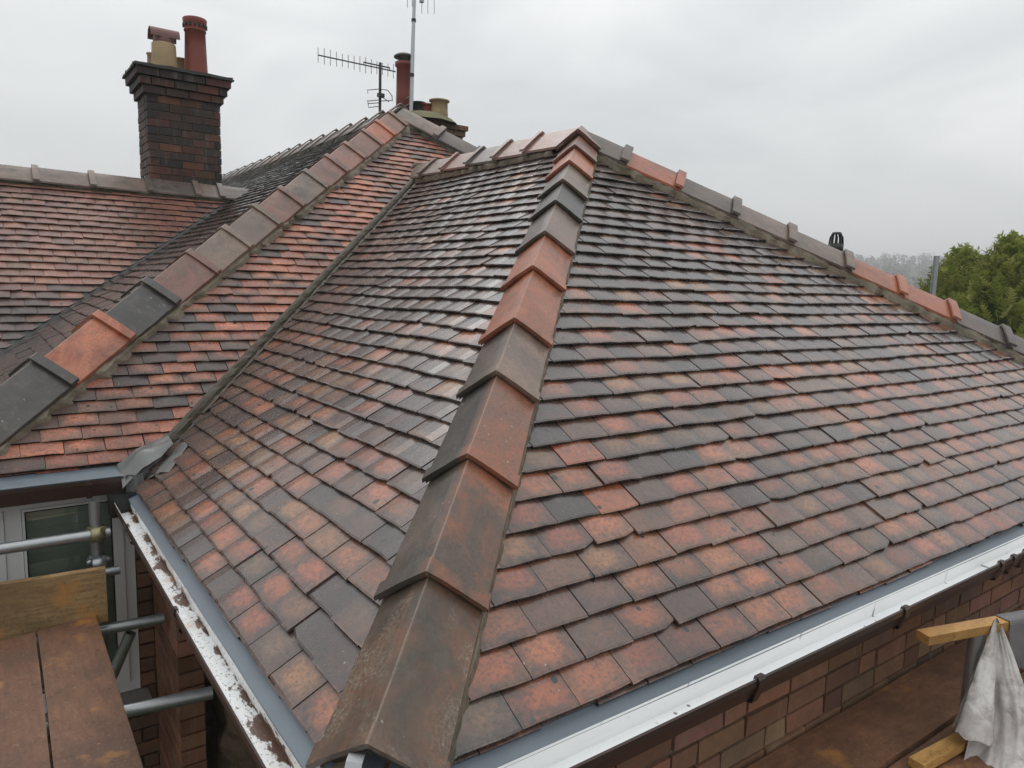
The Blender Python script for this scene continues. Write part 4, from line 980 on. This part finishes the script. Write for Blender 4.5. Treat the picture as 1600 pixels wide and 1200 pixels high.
board('scaffold_board',[j2-Vector((.008,0,0)),j2+(j3-j2)*2.6-Vector((.008,0,0)),j2+(j3-j2)*2.6+wd*1.0,j2+wd*1.0],.038,M_board,'outer scaffold board at the far edge of the platform under the handrail','boards of the left platform')
# toe board: on edge at the platform end
t0=on_z(170,972,PZ+.001)+Vector((.0,.012,0)); t1=on_z(0,1004,PZ+.001)+Vector((0,.012,0)); dirt=(t1-t0).normalized(); t1=t0+dirt*1.5; hgt=.232
upv=Vector((0,.012,hgt)); thk=Vector((-dirt.y,dirt.x,0))*.036
if thk.y<0: thk=-thk
mb=MB(); V=[];F=[]; N=16
for i in range(N+1):
    p=t0.lerp(t1,i/N); wv=.003*mnoise.noise(p*6); V+=[p,p+upv+Vector((0,0,wv)),p+upv+thk+Vector((0,0,wv)),p+thk]
for i in range(N):
    for j in range(4): F.append((i*4+j,(i+1)*4+j,(i+1)*4+(j+1)%4,i*4+(j+1)%4))
F+=[(0,1,2,3),(N*4+3,N*4+2,N*4+1,N*4)]
mb.add(V,F); tag(mb.build('toe_board',M_toe),'knotty wet timber toe board standing on edge below the galvanised handrail','board')
# ------------------------------------------------------------------ scaffold, right
PR=-.515
def strip_y(y0,y1,x0,x1,label,th=.038,z=PR):
    return board('scaffold_board',[(x0,y0,z),(x1,y0,z),(x1,y1,z),(x0,y1,z)],th,M_boardx,label,'boards of the right platform',30,.006)
strip_y(-.155,.080,-.2,5.2,'brown dirt covered scaffold board laid against the brick wall')
c=on_z(1440,1160,PR); 
strip_y(-.40,-.165,-.2,5.2,'brown scaffold board next out from the wall, beneath the loose batten',z=PR-.012)
strip_y(-.645,-.41,-.2,5.2,'outer scaffold board beneath the hanging pale sheet',z=PR-.004)
rs=thing('scaffold',(2.4,-.3,GZ),'scaffold upright and cross tubes carrying the boards under the front gutter','scaffold')
for xx in (.3,1.6,2.9,4.2): T((xx,-.75,PR-.068),(xx,.06,PR-.068),'transom',rs)
T((-.2,-.70,PR-.118),(5.2,-.70,PR-.118),'ledger',rs)
sp_=on_z(1508,1140,PR); st=on_y(1520,990,sp_.y)
T((sp_.x,sp_.y,GZ),(sp_.x,sp_.y,st.z),'standard',rs)
for xx in (.0,4.6): T((xx,-.76,GZ),(xx,-.76,PR-.09),'standard',rs)
def batten(p,q,wv,hv,label,name='timber_batten'):
    p=Vector(p);q=Vector(q); mb=MB(); V=[];F=[];N=8
    for i in range(N+1):
        c=p.lerp(q,i/N); 
        for a,b in ((0,0),(1,0),(1,1),(0,1)): V.append(c+Vector(wv)*a+Vector(hv)*b+Vector((0,0,.0015*mnoise.noise(c*9+Vector((a,b,0))*3))))
    for i in range(N):
        for j in range(4): F.append((i*4+j,i*4+(j+1)%4,(i+1)*4+(j+1)%4,(i+1)*4+j))
    F+=[(3,2,1,0),(N*4,N*4+1,N*4+2,N*4+3)]
    mb.add(V,F); return tag(mb.build(name,M_batten),label,'timber')
zb=st.z
b0=on_z(1432,984,zb+.030); b1=on_z(1556,962,zb+.030); bd=(b1-b0).normalized(); wv=Vector((bd.y,-bd.x,0))*.050
batten(b0-Vector((0,0,.030)),b0-Vector((0,0,.030))+bd*((b1-b0).length+.75),wv,(0,0,.030),'sawn timber rail resting on top of the scaffold upright')
b0=on_z(1420,1183,PR+.030); b1=on_z(1505,1138,PR+.030); bd2=(b1-b0).normalized(); wv2=Vector((bd2.y,-bd2.x,0))*.048
batten(b0-Vector((0,0,.028)),b0-Vector((0,0,.028))+bd2*.55,wv2,(0,0,.028),'short yellowish timber offcut lying on the boards under the pale sheet')
# pale membrane hanging from the rail, edge rolled into a cone
hang=on_z(1556,966,zb+.03)+wv*1.2
D0=(hang-CAM).dot(RM@Vector((0,0,-1)))
fwd=RM@Vector((0,0,-1)); DD=(on_z(1550,1192,PR+.012)-CAM).dot(fwd)-D0; DC=(on_z(1518,1152,PR+.045)-CAM).dot(fwd)-D0
def SP(u,v,dd): return at_depth(u,v,D0+dd)
sh=MB(); V=[];F=[]; NU,NV=26,18
for j in range(NV+1):
    t=j/NV
    for i in range(NU+1):
        s=i/NU
        # outline in the plane of the hanging sheet
        ul=1556+(1506-1556)*t; ur=1558+ (1612-1558)*min(1,t*1.6)**.8
        vb=966+(1188-966)*t; v_=vb+ (20*t)*math.sin(s*math.pi)*1.0+ (8*t)*s
        V.append(SP(ul+(ur-ul)*s,v_,DD*t**1.5-.01*t+.02+.045*math.sin(s*5.2+t)*t+.03*mnoise.noise(Vector((s*5,t*4,0)))*t+.012*abs(mnoise.noise(Vector((s*9,t*7,4))))))
for j in range(NV):
    for i in range(NU): F.append((j*(NU+1)+i,j*(NU+1)+i+1,(j+1)*(NU+1)+i+1,(j+1)*(NU+1)+i))
sh.add(V,F,smooth=True)
V=[];F=[]; NA2=20
for j in range(NV+1):
    t=j/NV; r=.004+.062*t**.9; cu=1555+(1519-1555)*t; cv=970+(1150-970)*t; c=SP(cu,cv,DC*t**1.4-.02*t)
    ex=(RM@Vector((1,0,0))); ez=(RM@Vector((0,0,1)))
    for i in range(NA2+1):
        a=-2.2+ (math.pi*2*.86)*i/NA2; rr=r*(1-.16*i/NA2)*(1+.14*mnoise.noise(Vector((t*6,i*.5,8)))); V.append(c+ex*rr*math.cos(a)*1.02+ez*rr*math.sin(a)*.8+Vector((0,0,.016*mnoise.noise(Vector((t*7,i*.45,3)))+.02*t*math.cos(a)*-.6)))
for j in range(NV):
    for i in range(NA2): F.append((j*(NA2+1)+i,j*(NA2+1)+i+1,(j+1)*(NA2+1)+i+1,(j+1)*(NA2+1)+i))
sh.add(V,F,smooth=True)
tag(sh.build('roofing_sheet',M_sheet),'pale grey roofing membrane hanging from the timber rail, one edge curled','sheet')
gs=MB(); V=[];F=[]; NU,NV=16,12
rb0=on_z(1432,984,zb+.030); rl=(on_z(1556,962,zb+.030)-rb0).length
T((rb0+bd*(rl+.62)+wv*.5).xy.to_3d()+Vector((0,0,GZ)),(rb0+bd*(rl+.62)+wv*.5).xy.to_3d()+Vector((0,0,zb)),'standard',rs)
for j in range(NV+1):
    for i in range(NU+1):
        s_=i/NU; e_=rb0+bd*(rl-.004+.70*s_)
        if j==0: p=e_-wv*.15-Vector((0,0,.06))
        elif j==1: p=e_+Vector((0,0,.004))
        elif j==2: p=e_+wv*1.04+Vector((0,0,.004))
        else:
            f=(j-2)/(NV-2); p=e_+wv*(1.08+.35*f*math.sin(s_*8+f*2)+.25*mnoise.noise(Vector((s_*5,f*3,1))))-Vector((0,0,(.13+.16*min(1,s_*2.5))*f))
        V.append(p)
for j in range(NV):
    for i in range(NU): F.append((j*(NU+1)+i,j*(NU+1)+i+1,(j+1)*(NU+1)+i+1,(j+1)*(NU+1)+i))
gs.add(V,F,smooth=True); tag(gs.build('felt_sheet',M_sheetg),'darker grey felt sheet draped over the rail behind the pale membrane','sheet')
# far scaffold pole
pp=at_depth(1458,462,7.2); pt=at_depth(1463.5,400,7.2); fp=MB(); fp.tube([(pp.x,pp.y,GZ),(pt.x,pt.y,pt.z)],.0265,14); tag(fp.build('scaffold_pole',M_galv),'lone grey scaffold pole standing in front of the green conifers','pole')
# ------------------------------------------------------------------ conifers
def conifer(base,height,rad,seed,label):
    rg=random.Random(seed); t=thing('conifer',base,label,'tree','conifers beyond the hip'); base=Vector(base)
    tb=MB(); tb.tube([base,base+Vector((.03,.02,height*.5)),base+Vector((0,0,height*.93))],.07,8,rr=[.08,.05,.012]); tb.build('trunk',M_bark,t)
    cr=MB(); G1=[(.30,.34,.06),(.38,.41,.08),(.23,.29,.055),(.46,.46,.13)]; G2=[(.07,.11,.028),(.09,.14,.032),(.05,.075,.022)]
    def spray(p,d,L,cols,n):
        side=d.cross(Vector((0,0,1))); side=side.normalized() if side.length>.01 else Vector((1,0,0)); side=(side+Vector((rg.gauss(0,.4),rg.gauss(0,.4),rg.gauss(0,.4)))).normalized(); c=rg.choice(cols)
        for k in range(n):
            f=(k+.5)/n; q=p+d*L*f+Vector((0,0,-.10*L*f*f)); l=L*.34*(1-.55*f)*rg.uniform(.7,1.2)
            for sg in (-1,1):
                dd=(d*.75+side*sg).normalized(); e=q+dd*l+Vector((0,0,rg.gauss(0,.012))); wv_=d.cross(dd).cross(dd).normalized()*.015
                cr.add([q-wv_,q+wv_,e+wv_*.3,e-wv_*.3],[(0,1,2,3)],c,(0,0,0))
        e=p+d*L*1.12+Vector((0,0,-.10*L)); wv_=side*.008; cr.add([p-wv_,p+wv_,e],[(0,1,2)],c,(0,0,0))
    for k in range(3400):
        f=rg.random()**.75; z=height*(.30+.66*f); R=rad*(1-f**2.2)*(1+.22*math.sin(k*1.7)) ; a=rg.uniform(0,2*math.pi); rr=R*math.sqrt(rg.uniform(.25,1.0))
        p=base+Vector((rr*math.cos(a),rr*math.sin(a),z)); d=Vector((math.cos(a)*.6,math.sin(a)*.6,.75+.5*f)).normalized(); d=(d+Vector((rg.gauss(0,.28),rg.gauss(0,.28),rg.gauss(0,.22)))).normalized()
        spray(p,d,rg.uniform(.20,.36),G1 if rr>R*.72 or f>.75 else (G1+G2+G2),6)
    for k in range(7):
        a=rg.uniform(0,6.28); ro=rad*.34*rg.random(); p=base+Vector((ro*math.cos(a),ro*math.sin(a),height*rg.uniform(.82,.90))); top=p+Vector((rg.gauss(0,.03),rg.gauss(0,.03),rg.uniform(.28,.52)))
        cr.tube([p,top],.005,4,False,False,ca=(.12,.10,.06))
        for m in range(9):
            f=m/9; q=p.lerp(top,f); aa=rg.uniform(0,6.28); spray(q,Vector((math.cos(aa),math.sin(aa),.8)).normalized(),.11*(1-.6*f),G1,3)
    cr.build('crown',M_con,t)
for (u,v,dist,rad,seed,lab) in ((1505,392,11.5,1.15,1,'bushy green conifer directly behind the lone scaffold pole'),(1582,376,10.6,1.1,2,'taller feathery conifer with thin bare leaders'),(1680,400,11.2,1.0,3,'conifer at the outer end of the row beyond the hip'),(1765,392,12.0,1.0,4,'last conifer of the row, farthest from the scaffold pole')):
    q=at_depth(u,v+22,dist); conifer((q.x,q.y,GZ),(q.z-GZ)/.95,rad,seed,lab)
# ------------------------------------------------------------------ haze
hz=MB(); hz.box((0,0,(GZ-1.5+42)/2),(1560,1560,42-(GZ-1.5)))
hm=bpy.data.materials.new('drizzle_haze'); hm.use_nodes=True; ht=hm.node_tree; ht.nodes.clear(); ho=ht.nodes.new('ShaderNodeOutputMaterial'); pv=ht.nodes.new('ShaderNodeVolumePrincipled')
pv.inputs['Color'].default_value=(.985,.99,1,1); pv.inputs['Density'].default_value=.0019; pv.inputs['Anisotropy'].default_value=.0
ht.links.new(pv.outputs[0],ho.inputs['Volume']); hob=hz.build('haze',hm,loc=(0,0,GZ-1.5)); tag(hob,kind='stuff')
